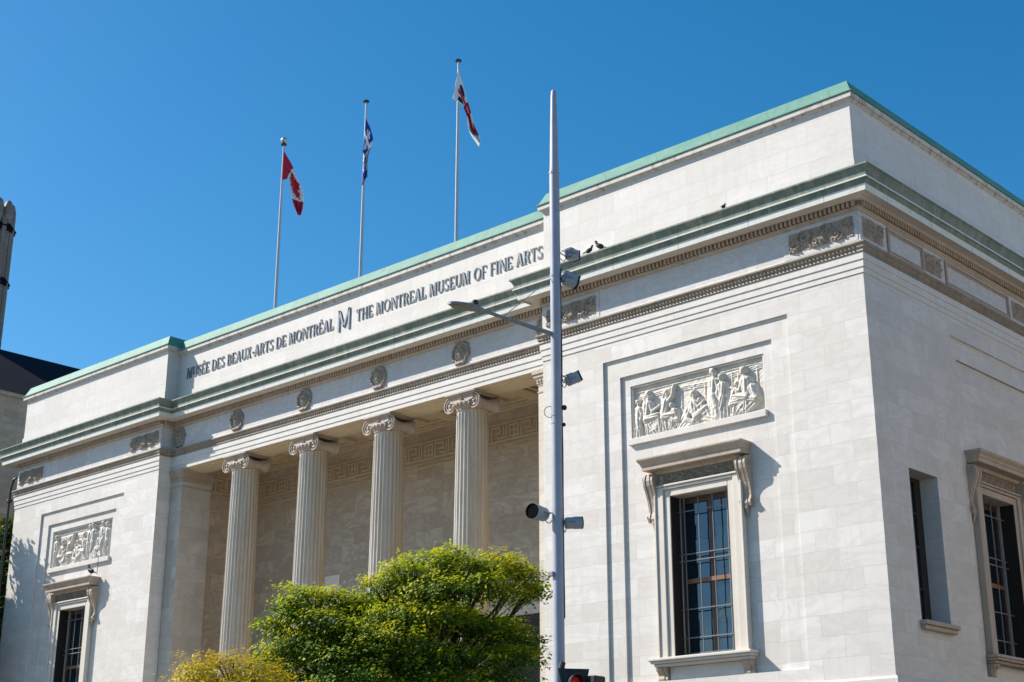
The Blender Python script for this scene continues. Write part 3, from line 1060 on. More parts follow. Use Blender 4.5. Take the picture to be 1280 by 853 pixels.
def figure_relief(mirror):
    r = Relief(4.32, 1.478, .0115)
    w_, h_ = r.w, r.h
    # backdrop: entablature band, slim pillars, hanging cloths
    r.box(0.0, w_, h_ - .16, h_ - .11, .022)
    for x in (.30, .58, .95, 1.38, 1.60, 2.02, 2.38, 2.55, 3.02, 3.26, 3.46, 3.66, 4.06):
        r.box(x, x + .05, .6, h_ - .30 + .10 * (x > 2.6), .024)
        r.box(x - .02, x + .07, h_ - .33 + .10 * (x > 2.6), h_ - .30 + .10 * (x > 2.6), .034)
    for a, c, za, zb in ((.05, 1.25, 1.19, 1.25), (1.3, 2.6, 1.22, 1.16), (2.7, 4.25, 1.20, 1.30)):
        for q in range(3):
            r.cap(a, za - .05 * q, c, zb - .05 * q, .016, .016, .012, .8)
    r.box(0, w_, 0, .05, .09)
    L = [(.16, .02, .80, 'stand', 1, 1), (.46, .03, 1.08, 'sit', 1, 1), (.80, .0, .72, 'kneel', -1, 1), (1.05, .02, 1.02, 'raise', 1, 1), (1.50, .0, .74, 'lean', -1, 1), (1.80, .0, .78, 'kneel', 1, .6),
         (2.12, .03, 1.02, 'recline', 1, .5), (2.42, .0, .70, 'lean', -1, 1), (2.72, .03, 1.06, 'stand', 1, .25), (3.00, .02, .92, 'stand', -1, 1), (3.28, .03, .86, 'lean', 1, 1),
         (3.78, .03, 1.10, 'sit', -1, 1), (4.05, .02, .92, 'lean', -1, 1), (3.50, .0, .60, 'kneel', 1, 1)]
    M_ = [(.22, .02, .98, 'stand', 1, 1), (.52, .02, 1.0, 'lean', 1, 1), (.95, .02, .82, 'kneel', -1, 1), (1.18, .02, 1.02, 'raise', 1, 1), (1.62, .0, .84, 'kneel', 1, .6), (1.95, .02, .98, 'recline', 1, .5),
          (2.42, .02, 1.02, 'sit', -1, 1), (2.70, .02, 1.08, 'point', 1, 1), (3.02, .02, 1.10, 'stand', -1, .3), (3.32, .02, .98, 'lean', 1, 1), (3.72, .02, 1.08, 'stand', -1, 1), (4.05, .02, 1.04, 'point', -1, 1)]
    for a in (M_ if mirror else L):
        r.fig(*a)
    r.H += 0.004 * np.sin(r.X * 23 + 3 * np.sin(r.Z * 9)) * np.sin(r.Z * 31 + 2 * np.sin(r.X * 7))
    return r.finish(1)


def scroll_relief(w_, h_, seed, centre=True):
    r = Relief(w_, h_, 0.0105)
    X, Z, H = r.X, r.Z, r.H
    n = max(2, int(round(w_ / h_ * 1.5)))
    if n % 2:
        n += 1
    for i in range(n):
        cx = w_ * (i + .5) / n
        cz = h_ * (.66 if i % 2 else .36)
        f = 1 if i < n / 2 else -1
        d = np.hypot(X - cx, (Z - cz) * 1.05) + 1e-6
        th = np.arctan2(Z - cz, (X - cx) * f)
        R0 = min(w_ / n, h_) * .60
        sp = np.cos(th * 1.0 - 3.1 * np.log(d / R0 + .05) * 1.0)
        ridge = np.clip(sp, 0, 1) ** .7 * .06 * np.clip((R0 - d) / (R0 * .3), 0, 1)
        lobes = (.03 + .035 * np.abs(np.sin(th * 5 + 2 * i))) * np.clip(1 - np.abs(d - R0 * .95) / (R0 * .26), 0, 1) ** .6
        H = np.maximum(H, np.maximum(ridge, lobes))
        H = np.maximum(H, np.where(d < R0 * .2, .075 * np.sqrt(np.maximum(0, 1 - (d / (R0 * .2)) ** 2)), 0))
    if centre:
        cx = w_ / 2
        d = np.hypot((X - cx) * 1.15, Z - h_ * .45)
        th = np.arctan2(Z - h_ * .45, X - cx)
        rad = h_ * .46 * (.72 + .28 * np.abs(np.cos(th * 4.5)))
        pal = .085 * np.clip((rad - d) / (h_ * .12), 0, 1) ** .5 * (.65 + .35 * np.abs(np.cos(th * 9)))
        H = np.maximum(H, pal)
    nz = np.random.default_rng(seed).normal(0, 1, H.shape)
    for _ in range(3):
        P = np.pad(nz, 1, mode='edge')
        nz = (P[:-2, 1:-1] + P[2:, 1:-1] + P[1:-1, :-2] + P[1:-1, 2:] + P[1:-1, 1:-1]) / 5
    # leafy filling between the scrolls
    lf = np.abs(np.sin(X * 41 + 3.1 * np.sin(Z * 23 + seed)) * np.sin(Z * 37 + 2.7 * np.sin(X * 19)))
    H = np.maximum(H * 1.45, .006 + .022 * lf ** .7)
    H = H + nz * .022
    m_ = np.minimum(np.minimum(X, w_ - X), np.minimum(Z, h_ - Z))
    H = np.where(m_ < .012, 0.0, H)
    r.H = np.maximum(H, 0)
    return r.finish(1)


def medallion_relief(seed):
    r = Relief(.88, .94, .0105)
    X, Z = r.X - .44, r.Z - .47
    d = np.hypot(X * 1.05, Z)
    th = np.arctan2(Z, X)
    H = np.zeros_like(d)
    g = np.random.default_rng(40 + seed)
    for k in range(22):                                   # wreath of separate leaves, each bent its own way
        a = 2 * math.pi * k / 22 + g.uniform(-.1, .1)
        rr = .355 + g.uniform(-.03, .035)
        cx_, cz_ = rr * math.cos(a) * .95, rr * math.sin(a)
        tilt = a + math.pi / 2 + g.uniform(-.6, .9)
        u_ = (X - cx_) * math.cos(tilt) + (Z - cz_) * math.sin(tilt)
        v_ = -(X - cx_) * math.sin(tilt) + (Z - cz_) * math.cos(tilt)
        q = 1 - (u_ / g.uniform(.075, .10)) ** 2 - (v_ / g.uniform(.035, .05)) ** 2
        H = np.maximum(H, g.uniform(.06, .105) * np.sqrt(np.clip(q, 0, 1)))
    # lion-like mask: mane, brow, muzzle, all simple bumps
    for (x, z, rx, rz, h) in ((0, .02, .22, .25, .07), (0, -.06, .11, .10, .14), (-.08, .07, .07, .05, .12), (.08, .07, .07, .05, .12), (0, .13, .12, .07, .11), (0, -.17, .08, .05, .10), (0, -.36, .16, .07, .12), (-.14, -.36, .10, .06, .10), (.14, -.36, .10, .06, .10)):
        q = 1 - ((X - x) / rx) ** 2 - ((Z - z) / rz) ** 2
        H = np.maximum(H, h * np.sqrt(np.clip(q, 0, 1)))
    for x in (-.075, .075):
        q = np.hypot(X - x, (Z - .03) * 1.5)
        H = np.where(q < .028, H * .6, H)
    H = H + np.where((d < .26) & (d > .12), .014 * np.sin(th * 17 + 5 * np.sin(d * 40)), 0) * (H > .01)
    r.H = np.maximum(H, 0)
    r.H = np.where(d > .47, 0, r.H)
    return r.finish(1)


def hf_object(name, frame, s0, s1, z0, z1, H, o0, mat, parent, drop=None):
    mb = MB()
    hf_mesh(mb, frame, s0, s1, z0, z1, H, o0)
    if drop is not None:                     # cut away the flat ground outside the carving
        nz, nx = H.shape
        keep = []
        for j in range(nz - 1):
            for i in range(nx - 1):
                if max(H[j, i], H[j, i + 1], H[j + 1, i], H[j + 1, i + 1]) > drop:
                    keep.append(j * (nx - 1) + i)
        mb.f = [mb.f[k] for k in keep]
        mb.mi = [0] * len(mb.f)
    return mb.build(name, mat, parent, smooth='all')


for xc, mir, lab in ((XC / 2, False, 'figure relief in cream marble above the large right window'), (XB - PW / 2, True, 'figure relief in cream marble above the left window')):
    mb = MB()
    a, c, z0, z1 = xc - 2.21, xc + 2.21, 12.17, 13.70
    for (x0, x1, za, zb, o0, o1) in ((a - .05, c + .05, 11.98, 12.165, -D2 + .002, -.03), (a, a + .05, z0 + .004, z1 - .05, -D2 - .128, -D2 - .02), (c - .05, c, z0 + .004, z1 - .05, -D2 - .128, -D2 - .02), (a, c, z1 - .048, z1 - .002, -D2 - .128, -D2 - .03)):
        mb.bbox(x0, x1, -o1, -o0, za, zb, .012)
    fr_ = mb.build('relief_panel', 'plain_marble', MUS, label=lab)
    hf_object('carved_figures', front, a + .052, c - .052, z0 + .002, z1 - .052, figure_relief(mir), -D2 - .127, 'relief_marble', fr_)

for k, (xa, xb) in enumerate(((-2.08, -.15), (-10.57, -8.64), (XA + .15, XA + 2.08), (XB - 2.08, XB - .15))):
    mb = MB()
    mb.box(xa - .16, xb + .09 if xb > -.2 else xb + .12, -.012, -.001, 15.99, 16.775)
    p = mb.build('frieze_panel', 'frieze_marble', FRZ)
    hf_object('carved_scrolls', front, xa, xb, 16.10, 16.68, scroll_relief(1.93, .58, k), .008, 'ornament_stone', FRZ)
for k, (ya, yb) in enumerate(((.14, 1.16), (3.36, 4.26), (8.6, 9.6), (12.6, 13.6))):
    hf_object('carved_scrolls', flank, ya, yb, 16.10, 16.68, scroll_relief(yb - ya, .58, 20 + k, False), .002, 'ornament_stone', FRZ)
for ya, yb in ((1.36, 3.30), (4.5, 8.4), (9.8, 12.4)):
    mb = MB()
    for s0, s1, za, zb in ((ya, yb, 16.66, 16.73), (ya, yb, 15.99, 16.06), (ya, ya + .09, 16.061, 16.659), (yb - .09, yb, 16.061, 16.659)):
        mb.bbox(.001, .045, s0, s1, za, zb, .012)
    for s0, s1, za, zb in ((ya + .12, yb - .12, 16.60, 16.635), (ya + .12, yb - .12, 16.09, 16.12), (ya + .12, ya + .15, 16.121, 16.599), (yb - .15, yb - .12, 16.121, 16.599)):
        mb.box(.001, .025, s0, s1, za, zb)
    mb.build('panel_frame', 'stained_stone', FRZ)
for k, x in enumerate([-30.05] + COLX + [-11.11]):
    hf_object('medallion', lambda s, o, z: (s, YC - o, z), x - .45, x + .45, 15.94, 16.86, medallion_relief(k), .001, 'ornament_stone', FRZ, .004)


# ------------------------------------------------------------------ windows
def window(frame0, sc, wall_d, full=True):
    """framed window with hood on scrolled brackets; frame0(s,o,z), o measured from the main wall face"""
    F = lambda s, o, z: frame0(sc + s, o - wall_d, z)
    hw, zb, zt = .93, 6.12, 10.36
    mb = MB(F)
    dep = -(WIN_DEEP - wall_d)
    o_fr = dep + .25
    # wooden frame
    t = .09
    for s0, s1, za, zc in ((-hw, -hw + t, zb, zt), (hw - t, hw, zb, zt), (-hw + t, hw - t, zt - .16, zt), (-hw + t, hw - t, zb, zb + t), (-.05, .05, zb + t, zt - .16)):
        mb.box(s0, s1, o_fr - .08, o_fr, za, zc)
    win = mb.build('window', 'wood_brown', MUS)
    mb = MB(F)
    mb.box(-hw + .095, hw - .095, o_fr - .07, o_fr + .035, 8.06, 8.17)
    mb.build('transom', 'wood_transom', win)
    mb = MB(F)
    lim = [zb + t, 7.1, 8.06, 8.17, 9.2, zt - .16]
    for s0, s1 in ((-hw + t, -.05), (.05, hw - t)):
        for za, zc in ((lim[0], lim[1]), (lim[1], lim[2]), (lim[3], lim[4]), (lim[4], lim[5])):
            q = [random.uniform(-.012, .012) for _ in range(4)]
            mb.add([(s0, o_fr - .05 + q[0], za), (s1, o_fr - .05 + q[1], za), (s1, o_fr - .05 + q[2], zc), (s0, o_fr - .05 + q[3] * .3, zc)], [(0, 1, 2), (0, 2, 3)])
    mb.build('pane', 'window_glass', win)
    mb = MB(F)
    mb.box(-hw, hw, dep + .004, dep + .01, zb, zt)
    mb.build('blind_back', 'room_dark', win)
    # iron grille in front of the sashes
    mb = MB(F)
    og = o_fr + .14
    for s0 in (-.72, -.26, .20, .66):
        mb.bbox(s0 - .014, s0 + .014, og, og + .028, zb + .03, zt - .02, .005)
    for z0 in (6.22, 6.62, 7.36, 8.62, 8.80, 9.95):
        mb.bbox(-hw + .01, hw - .01, og + .03, og + .052, z0 - .014, z0 + .014, .005)
    mb.build('grille', 'grille_iron', win)
    # moulded surround
    mb = MB(F)
    for (a, c, o1, top) in ((1.12, 1.35, .15, 10.62), (.93, 1.115, .10, 10.545)):
        lo = .003
        zz = zb + .0
        for s in (-1, 1):
            mb.bbox(*sorted((s * a, s * c)), lo, o1, zz, top - (.0), .012)
        mb.bbox(-a + .003, a - .003, lo, o1 - .001, zt if a < 1 else 10.55, top, .012)
    for s in (-1, 1):
        mb.bbox(*sorted((s * 1.35, s * 1.41)), .003, .19, zb, 10.68, .015)
    mb.bbox(-1.35, 1.35, .003, .19, 10.625, 10.68, .015)
    mb.build('surround', 'stained_stone' if not full else 'relief_marble', win)
    # lined reveal
    mb = MB(F)
    for s in (-1, 1):
        mb.box(*sorted((s * .932, s * .915)), -.30, .095, zb + .01, zt - .005)
    mb.build('jamb', 'wood_dark', win)
    # ornament band
    H = scroll_relief(2.6, .30, 5, False) * .7
    fo = hf_object('carved_band', F, -1.16, 1.16, 10.71, 11.00, H, .06, 'crusted_stone', win)
    # hood
    mb = MB(F)
    prof = [(.003, 10.99), (.12, 10.99), (.15, 11.03), (.16, 11.08), (.42, 11.09), (.425, 11.20), (.45, 11.21), (.47, 11.27), (.53, 11.34), (.545, 11.37), (.545, 11.405), (.003, 11.46)]
    L = 1.68
    vs, k = [], len(prof)
    rows = []
    for sg in (-1, 1):
        rows.append([(sg * (L - .40 + o * .75), .003, z) for o, z in prof])
        rows.append([(sg * (L - .40 + o * .75), o, z) for o, z in prof])
    order = [rows[0], rows[1], rows[3], rows[2]]
    vs = [p for r_ in order for p in r_]
    fs = [(i * k + j, (i + 1) * k + j, (i + 1) * k + j + 1, i * k + j + 1) for i in range(3) for j in range(k - 1)]
    mb.add(vs, fs)
    mb.build('hood', 'stained_stone', win)
    # scrolled brackets
    for sg in (-1, 1):
        mb = MB(F)
        cs = sg * 1.49
        def outline(grow):
            pts = [(.003, 9.80)]
            cur = [(.06, 9.72), (.13, 9.74), (.16, 9.82), (.13, 9.92), (.10, 10.0), (.11, 10.15), (.16, 10.35), (.24, 10.55), (.31, 10.70), (.335, 10.83), (.31, 10.95), (.25, 11.02)]
            pts += [(o + grow, z) for o, z in cur]
            pts += [(.003, 11.06)]
            return pts
        for s0, s1, g in ((-.16, -.10, 0), (-.10, -.045, -.03), (-.045, .045, -.012), (.045, .10, -.03), (.10, .16, 0)):
            poly = outline(g)
            kk = len(poly)
            vs = [(cs + a, o, z) for a in (s0, s1) for o, z in poly]
            fs = [(i, (i + 1) % kk, kk + (i + 1) % kk, kk + i) for i in range(kk)] + [tuple(range(kk)), tuple(range(kk, 2 * kk))]
            mb.add(vs, fs)
        for a in (-.165, .165):                                   # side scroll discs
            for (o, z, r) in ((.20, 10.86, .13), (.10, 9.84, .07)):
                pts = []
                for q in range(26):
                    th = 2 * math.pi * 1.6 * q / 25
                    rr = r * (1 - q / 29)
                    pts.append((cs + a, o + rr * math.cos(th), z + rr * math.sin(th)))
                mb.tube(pts, .014, 5)
        for q in range(4):                                        # acanthus tip under the scroll
            mb.lathe([(.01, 0), (.06 - .01 * q, .02), (.045 - .008 * q, .09), (.01, .12)], (cs, .09 - .015 * q, 9.66 - .07 * q), 9)
        mb.build('bracket', 'stained_stone', win)
    # sill on brackets
    mb = MB(F)
    for (w1, o1, za, zc) in ((1.60, .40, 6.035, 6.115), (1.56, .36, 5.975, 6.034), (1.50, .27, 5.90, 5.974)):
        mb.bbox(-w1, w1, .003, o1, za, zc, .02)
    mb.build('sill', 'relief_marble' if full else 'stained_stone', win)
    for sg in (-1, 1):
        mb = MB(F)
        poly = [(.003, 5.50), (.06, 5.50), (.10, 5.53), (.12, 5.60), (.10, 5.68), (.14, 5.76), (.21, 5.82), (.22, 5.89), (.003, 5.89)]
        for s0, s1, g in ((-.15, -.05, 0), (-.05, .05, .02), (.05, .15, 0)):
            kk = len(poly)
            vs = [(sg * 1.33 + a, o + (g if o > .01 else 0), z) for a in (s0, s1) for o, z in poly]
            fs = [(i, (i + 1) % kk, kk + (i + 1) % kk, kk + i) for i in range(kk)] + [tuple(range(kk)), tuple(range(kk, 2 * kk))]
            mb.add(vs, fs)
        mb.build('sill_bracket', 'stained_stone', win)
    mb = MB(F)
    mb.bbox(-1.15, 1.15, .003, .05, 5.56, 5.895, .012)
    mb.build('apron', 'plain_marble', win)
    return win


window(front, XC / 2 + .03, D2)
window(front, XB - PW / 2, D2)
for yc in (6.40, 10.84, 16.78, 21.22, 27.18, 31.62):
    window(flank, yc, D2, False)
# the plain narrow window near the corner
F = lambda s, o, z: (o, 2.195 + s, z)
hw, zb, zt = .735, 6.63, 10.36
o_fr = -.50
mb = MB(F)
for s0, s1, za, zc in ((-hw, -hw + .07, zb, zt), (hw - .30, hw, zb, zt), (-hw + .07, hw - .30, zt - .1, zt), (-hw + .07, hw - .30, zb, zb + .07)):
    mb.box(s0, s1, o_fr - .08, o_fr, za, zc)
for z in (7.55, 8.6, 9.45):
    mb.box(-hw + .07, hw - .3, o_fr - .06, o_fr - .005, z - .025, z + .025)
win = mb.build('window', 'wood_dark', MUS)
mb = MB(F)
mb.add([(-hw, o_fr - .04, zb), (hw - .3, o_fr - .04, zb), (hw - .3, o_fr - .04, zt), (-hw, o_fr - .04, zt)], [(0, 1, 2, 3)])
mb.build('pane', 'window_glass', win)
mb = MB(F)
for (s0, s1, o1, za, zc) in ((-hw - .12, hw + .12, .20, 6.52, 6.625), (-hw - .08, hw + .08, .14, 6.41, 6.519)):
    mb.bbox(s0, s1, .003, o1, za, zc, .015)
mb.build('sill', 'stained_stone', win)

# ------------------------------------------------------------------ lettering
TH, TN = .115, .05      # thick and thin strokes relative to cap height 1


def glyphs():
    g = {}
    def V(x, w=TH, z0=0.0, z1=1.0): return [(x, z0), (x + w, z0), (x + w, z1), (x, z1)]
    def Hh(x0, x1, z, w=TN): return [(x0, z), (x1, z), (x1, z + w), (x0, z + w)]
    def D(x0, z0, x1, z1, w): return [(x0, z0), (x0 + w, z0), (x1 + w, z1), (x1, z1)]
    def ser(x, z, w=TH, e=.07): return [(x - e, z), (x + w + e, z), (x + w + e, z + TN * .8), (x - e, z + TN * .8)]
    def arc(cx, cz, rx, rz, a0, a1, wx=TH, wz=TN, n=14):
        out, inn = [], []
        for k in range(n + 1):
            a = R(a0 + (a1 - a0) * k / n)
            out.append((cx + rx * math.cos(a), cz + rz * math.sin(a)))
            inn.append((cx + (rx - wx) * math.cos(a), cz + (rz - wz) * math.sin(a)))
        return [('strip', out, inn)]
    top = 1 - TN * .8
    g['I'] = (.36, [V(.10), ser(.10, 0), ser(.10, top)])
    g['H'] = (.82, [V(.10), V(.57), Hh(.25, .57, .48)] + [ser(x, z) for x in (.10, .57) for z in (0, top)])
    g['E'] = (.66, [V(.10), Hh(.03, .58, 0), Hh(.03, .56, 1 - TN), Hh(.25, .47, .49), [(.52, 0), (.58, 0), (.60, .26), (.56, .26)], [(.52, 1), (.56, 1), (.57, .76), (.53, .76)]])
    g['F'] = (.62, [V(.10), ser(.10, 0), Hh(.03, .56, 1 - TN), Hh(.25, .46, .48), [(.52, 1), (.56, 1), (.57, .74), (.53, .74)]])
    g['L'] = (.62, [V(.10), ser(.10, top), Hh(.03, .56, 0), [(.50, 0), (.56, 0), (.59, .28), (.55, .28)]])
    g['T'] = (.70, [V(.28), ser(.28, 0), Hh(.04, .67, 1 - TN), [(.04, 1), (.08, 1), (.07, .74), (.03, .74)], [(.63, 1), (.67, 1), (.68, .74), (.64, .74)]])
    g['M'] = (.98, [D(.10, 0, .13, 1, .06), D(.15, 1, .42, 0, .16), D(.45, 0, .72, 1, .05), V(.74), ser(.08, 0, .08), ser(.74, 0), ser(.74, top, TH, .05), ser(.10, top, .1, .05)])
    g['N'] = (.86, [V(.12, .06), D(.13, 1, .60, 0, .17), V(.71, .06), ser(.12, 0, .06), ser(.71, top, .06), ser(.10, top, .1, .04)])
    g['U'] = (.80, [V(.10, TH, .28), V(.62, .06, .28), ser(.10, top), ser(.62, top, .06)] + arc(.39, .30, .29, .30, 180, 360, TH * .75, .07))
    g['X'] = (.80, [D(.10, 1, .52, 0, .18), D(.10, 0, .58, 1, .06), ser(.12, top, .1), ser(.54, top, .06), ser(.08, 0, .06), ser(.52, 0, .15)])
    g['A'] = (.82, [D(.09, 0, .36, 1, .055), D(.56, 0, .33, 1, .165), Hh(.20, .60, .30), ser(.08, 0, .06), ser(.56, 0, .16)])
    g['R'] = (.76, [V(.10), ser(.10, 0), Hh(.03, .38, 1 - TN), Hh(.2, .38, .47), D(.50, 0, .33, .49, .17), ser(.54, 0, .12, .03)] + arc(.37, .735, .25, .265, -90, 90))
    g['B'] = (.72, [V(.10), Hh(.03, .38, 1 - TN), Hh(.2, .40, .49), Hh(.03, .40, 0)] + arc(.35, .76, .24, .24, -90, 90) + arc(.37, .265, .27, .265, -90, 90))
    g['D'] = (.82, [V(.10), Hh(.03, .38, 1 - TN), Hh(.03, .38, 0)] + arc(.36, .5, .39, .5, -90, 90))
    g['O'] = (.90, arc(.45, .5, .39, .515, 0, 360, TH, TN, 30))
    g['S'] = (.62, arc(.31, .745, .21, .265, 40, 270, TH * .7, TN * 1.3) + arc(.31, .27, .24, .27, -140, 90, TH * .7, TN * 1.3) + [[(.20, .60), (.36, .56), (.44, .40), (.28, .44)], [(.46, .98), (.50, .98), (.51, .72), (.47, .80)], [(.08, .02), (.12, .02), (.11, .28), (.07, .28)]])
    g['-'] = (.38, [Hh(.06, .34, .36, .09)])
    g[' '] = (.36, [])
    g['É'] = (g['E'][0], g['E'][1] + [[(.28, 1.06), (.34, 1.06), (.46, 1.25), (.34, 1.25)]])
    return g


G = glyphs()


def lettering(text, x0, x1, zbase, cap, y):
    wtot = sum(G[c][0] for c in text)
    k = (x1 - x0) / (wtot * cap)
    x = x0
    mb = MB()
    j = 0
    for c in text:
        adv, shapes = G[c]
        if c == ' ' and mb.v:                              # every word is a part of its own
            mb.build('lettering', 'letter_metal', MUS)
            mb = MB()
        for sh in shapes:
            j += 1
            yf = y - .030 - .0006 * (j % 9)
            if isinstance(sh, tuple) and sh[0] == 'strip':
                out, inn = sh[1], sh[2]
                for q in range(len(out) - 1):
                    poly = [out[q], out[q + 1], inn[q + 1], inn[q]]
                    mb.prism([(x + px * cap * k, zbase + pz * cap) for px, pz in poly], yf, y - .012, 1)
            else:
                mb.prism([(x + px * cap * k, zbase + pz * cap) for px, pz in sh], yf, y - .012, 1)
        x += adv * cap * k
    return mb.build('lettering', 'letter_metal', MUS)


YA = YC + .03
lettering('MUSÉE DES BEAUX-ARTS DE MONTRÉAL', -29.93, -21.14, 18.72, .425, YA)
lettering('THE MONTREAL MUSEUM OF FINE ARTS', -19.93, -11.22, 18.72, .425, YA)
mb = MB()
for k, (dx, yy) in enumerate(((.0, .035),)):
    for poly in ([(0, 0), (.085, 0), (.085, .78), (0, .78)], [(.54, 0), (.625, 0), (.625, .78), (.54, .78)], [(.003, .78), (.10, .78), (.355, .12), (.27, .12)], [(.525, .78), (.622, .78), (.354, .121), (.271, .121)]):
        mb.prism([(-20.88 + dx + px, 18.55 + pz) for px, pz in poly], YA - yy - .001 * len(poly), YA - .01, 1)
mb.build('emblem', 'emblem_metal', MUS)

# gooseneck downpipe at the far left corner
mb = MB()
mb.tube([(XA - .15, -.02, 16.5), (XA - .28, -.05, 16.45), (XA - .44, -.05, 16.1), (XA - .48, -.05, 15.5), (XA - .48, -.05, 5)], .05, 10)
mb.bbox(XA - .60, XA - .36, -.15, .05, 15.45, 15.60, .03)
mb.build('downpipe', 'black_metal', MUS)

# ------------------------------------------------------------------ flags on the roof
FR = Vector((0.7317, 0.6815, 0)).normalized()      # the way the breeze lays the cloth


def flagpole(x, y, ztop, label, ball):
    t = thing('flagpole', label, 'flagpole', (x, y, 19.8), 'flagpoles on the museum roof')
    mb = MB()
    mb.tube([(0, 0, 0), (0, 0, 3), (0, 0, ztop - 19.8)], [.056, .050, .030], 12)
    mb.lathe([(.2, 0), (.2, .06), (.1, .12), (.09, .4)], (0, 0, 0), 12)
    mb.build('pole', 'flagpole_white', t, smooth=True)
    mb = MB()
    h = ztop - 19.8
    mb.lathe([(.05, h), (.11, h + .01), (.12, h + .05), (.05, h + .09)], (0, 0, 0), 14)
    mb.build('truck', 'black_metal', t, smooth=True)
    if ball:
        mb = MB()
        mb.lathe([(.01, h + .08)] + [(.13 * math.sin(math.pi * k / 10), h + .22 - .13 * math.cos(math.pi * k / 10)) for k in range(1, 10)] + [(.01, h + .35)], (0, 0, 0), 14)
        mb.build('finial', 'ball_metal', t, smooth=True)
    mb = MB()
    mb.tube([(.09, .02, .5), (.08, .02, h * .5), (.07, .02, h - .05)], .008, 5)
    mb.build('halyard', 'flagpole_white', t)
    return t


def flag(name, label, x, y, edges, colour, mats, nu=66, nv=40, fold=.05, nfold=5.0):
    """edges(s) -> ((h,z) top edge, (h,z) bottom edge) in metres from the pole; colour(s,t) -> material index"""
    vs, fs, mi = [], [], []
    side = Vector((-FR.y, FR.x, 0))
    for i in range(nu + 1):
        s = i / nu
        (h0, z0), (h1, z1) = edges(s)
        for j in range(nv + 1):
            t = j / nv
            hh, zz = h0 + (h1 - h0) * t, z0 + (z1 - z0) * t
            off = (fold * math.sin(nfold * math.pi * t + 3.0 * s) + .03 * math.sin(9 * s + 4 * t)) * (0.25 + s) if s > 0 else 0
            off *= min(1, s * 6)
            hh += .02 * math.sin(11 * t + 7 * s) * min(1, s * 4)
            p = FR * hh + side * (off - .075)
            vs.append((p.x, p.y, zz))
    for i in range(nu):
        for j in range(nv):
            fs.append((i * (nv + 1) + j, i * (nv + 1) + j + 1, (i + 1) * (nv + 1) + j + 1, (i + 1) * (nv + 1) + j))
            mi.append(colour((i + .5) / nu, (j + .5) / nv))
    mb = MB()
    mb.v, mb.f, mb.mi = vs, fs, mi
    o = mb.build(name, mats, None, smooth='all')
    sol = o.modifiers.new('thickness', 'SOLIDIFY')
    sol.thickness = .012
    o.location = (x, y, 0)
    return tag(o, label, 'flag', 'flags flying over the museum')


def lerp_poly(P, s):
    s = s * (len(P) - 1)
    i = min(int(s), len(P) - 2)
    f = s - i
    return (P[i][0] + (P[i + 1][0] - P[i][0]) * f, P[i][1] + (P[i + 1][1] - P[i][1]) * f)


LEAF = [(0, .5), (.10, .30), (.22, .36), (.17, .05), (.33, .20), (.37, .12), (.52, .15), (.46, -.02), (.52, -.08), (.28, -.26), (.31, -.36), (.03, -.31), (.03, -.5), (-.03, -.5), (-.03, -.31),
        (-.31, -.36), (-.28, -.26), (-.52, -.08), (-.46, -.02), (-.52, .15), (-.37, .12), (-.33, .20), (-.17, .05), (-.22, .36), (-.10, .30)]


def inpoly(x, y, P):
    c = False
    for i in range(len(P)):
        (x0, y0), (x1, y1) = P[i], P[i - 1]
        if (y0 > y) != (y1 > y) and x < (x1 - x0) * (y - y0) / (y1 - y0 + 1e-12) + x0:
            c = not c
    return c


PY = 1.25
FP = [(-25.42, 27.55), (-20.57, 27.70), (-15.72, 27.55)]
flagpole(FP[0][0], PY, FP[0][1], 'white flagpole with gold ball carrying the red and white maple leaf flag', True)
flagpole(FP[1][0], PY, FP[1][1], 'middle white flagpole, carrying the blue flag', False)
flagpole(FP[2][0], PY, FP[2][1], 'white flagpole nearest the street lamp, carrying the white flag with red cross', False)


def ca_col(s, t):
    if s < .27 or s > .74:
        return 0
    u, v = (s - .5) / .27, (.5 - t)
    return 0 if inpoly(u * .60, v * 1.0, [(a * .95, c * .85) for a, c in LEAF]) else 1


zt0 = 27.28
TOPC = [(0.03, zt0), (.26, zt0 - .42), (.52, zt0 - .95), (.78, zt0 - 1.45), (.93, zt0 - 1.95), (.88, zt0 - 2.45), (.80, zt0 - 2.75)]
BOTC = [(0.03, zt0 - 1.25), (.20, zt0 - 1.22), (.26, zt0 - 1.05), (.30, zt0 - 1.45), (.38, zt0 - 1.85), (.55, zt0 - 2.35), (.70, zt0 - 2.72)]
flag('flag', 'red and white maple leaf flag drooping on the leftmost pole', FP[0][0], PY, lambda s: (lerp_poly(TOPC, s), lerp_poly(BOTC, s)), ca_col, ['flag_red', 'flag_white'], 90, 56)


def qc_col(s, t):
    if abs(s - .45) < .06 or abs(t - .5) < .10:
        return 1
    for cs, ct in ((.2, .25), (.2, .75), (.75, .25), (.75, .75)):
        du, dv = abs(s - cs), t - ct
        if du < .025 and abs(dv) < .15 or (abs(dv - .02) < .03 and du < .08) or (du < .09 and -.1 < dv < -.02 and du > .04):
            return 1
    return 0


zt1 = 27.0
TOPQ = [(0.03, zt1), (.20, zt1 - .35), (.36, zt1 - .80), (.34, zt1 - 1.10), (.20, zt1 - 1.5), (.18, zt1 - 2.05), (.16, zt1 - 2.4)]
BOTQ = [(-.04, zt1 - 1.2), (-.08, zt1 - 1.35), (.02, zt1 - 1.55), (-.06, zt1 - 1.75), (-.02, zt1 - 2.1), (-.08, zt1 - 2.35), (-.05, zt1 - 2.7)]
TOPQ = [(a * .8, c) for a, c in TOPQ]
BOTQ = [(a * .8, c) for a, c in BOTQ]
flag('flag', 'blue flag with white cross hanging limp on the middle pole', FP[1][0], PY, lambda s: (lerp_poly(TOPQ, s), lerp_poly(BOTQ, s)), qc_col, ['flag_blue', 'flag_white'], 60, 44, .07, 3.5)


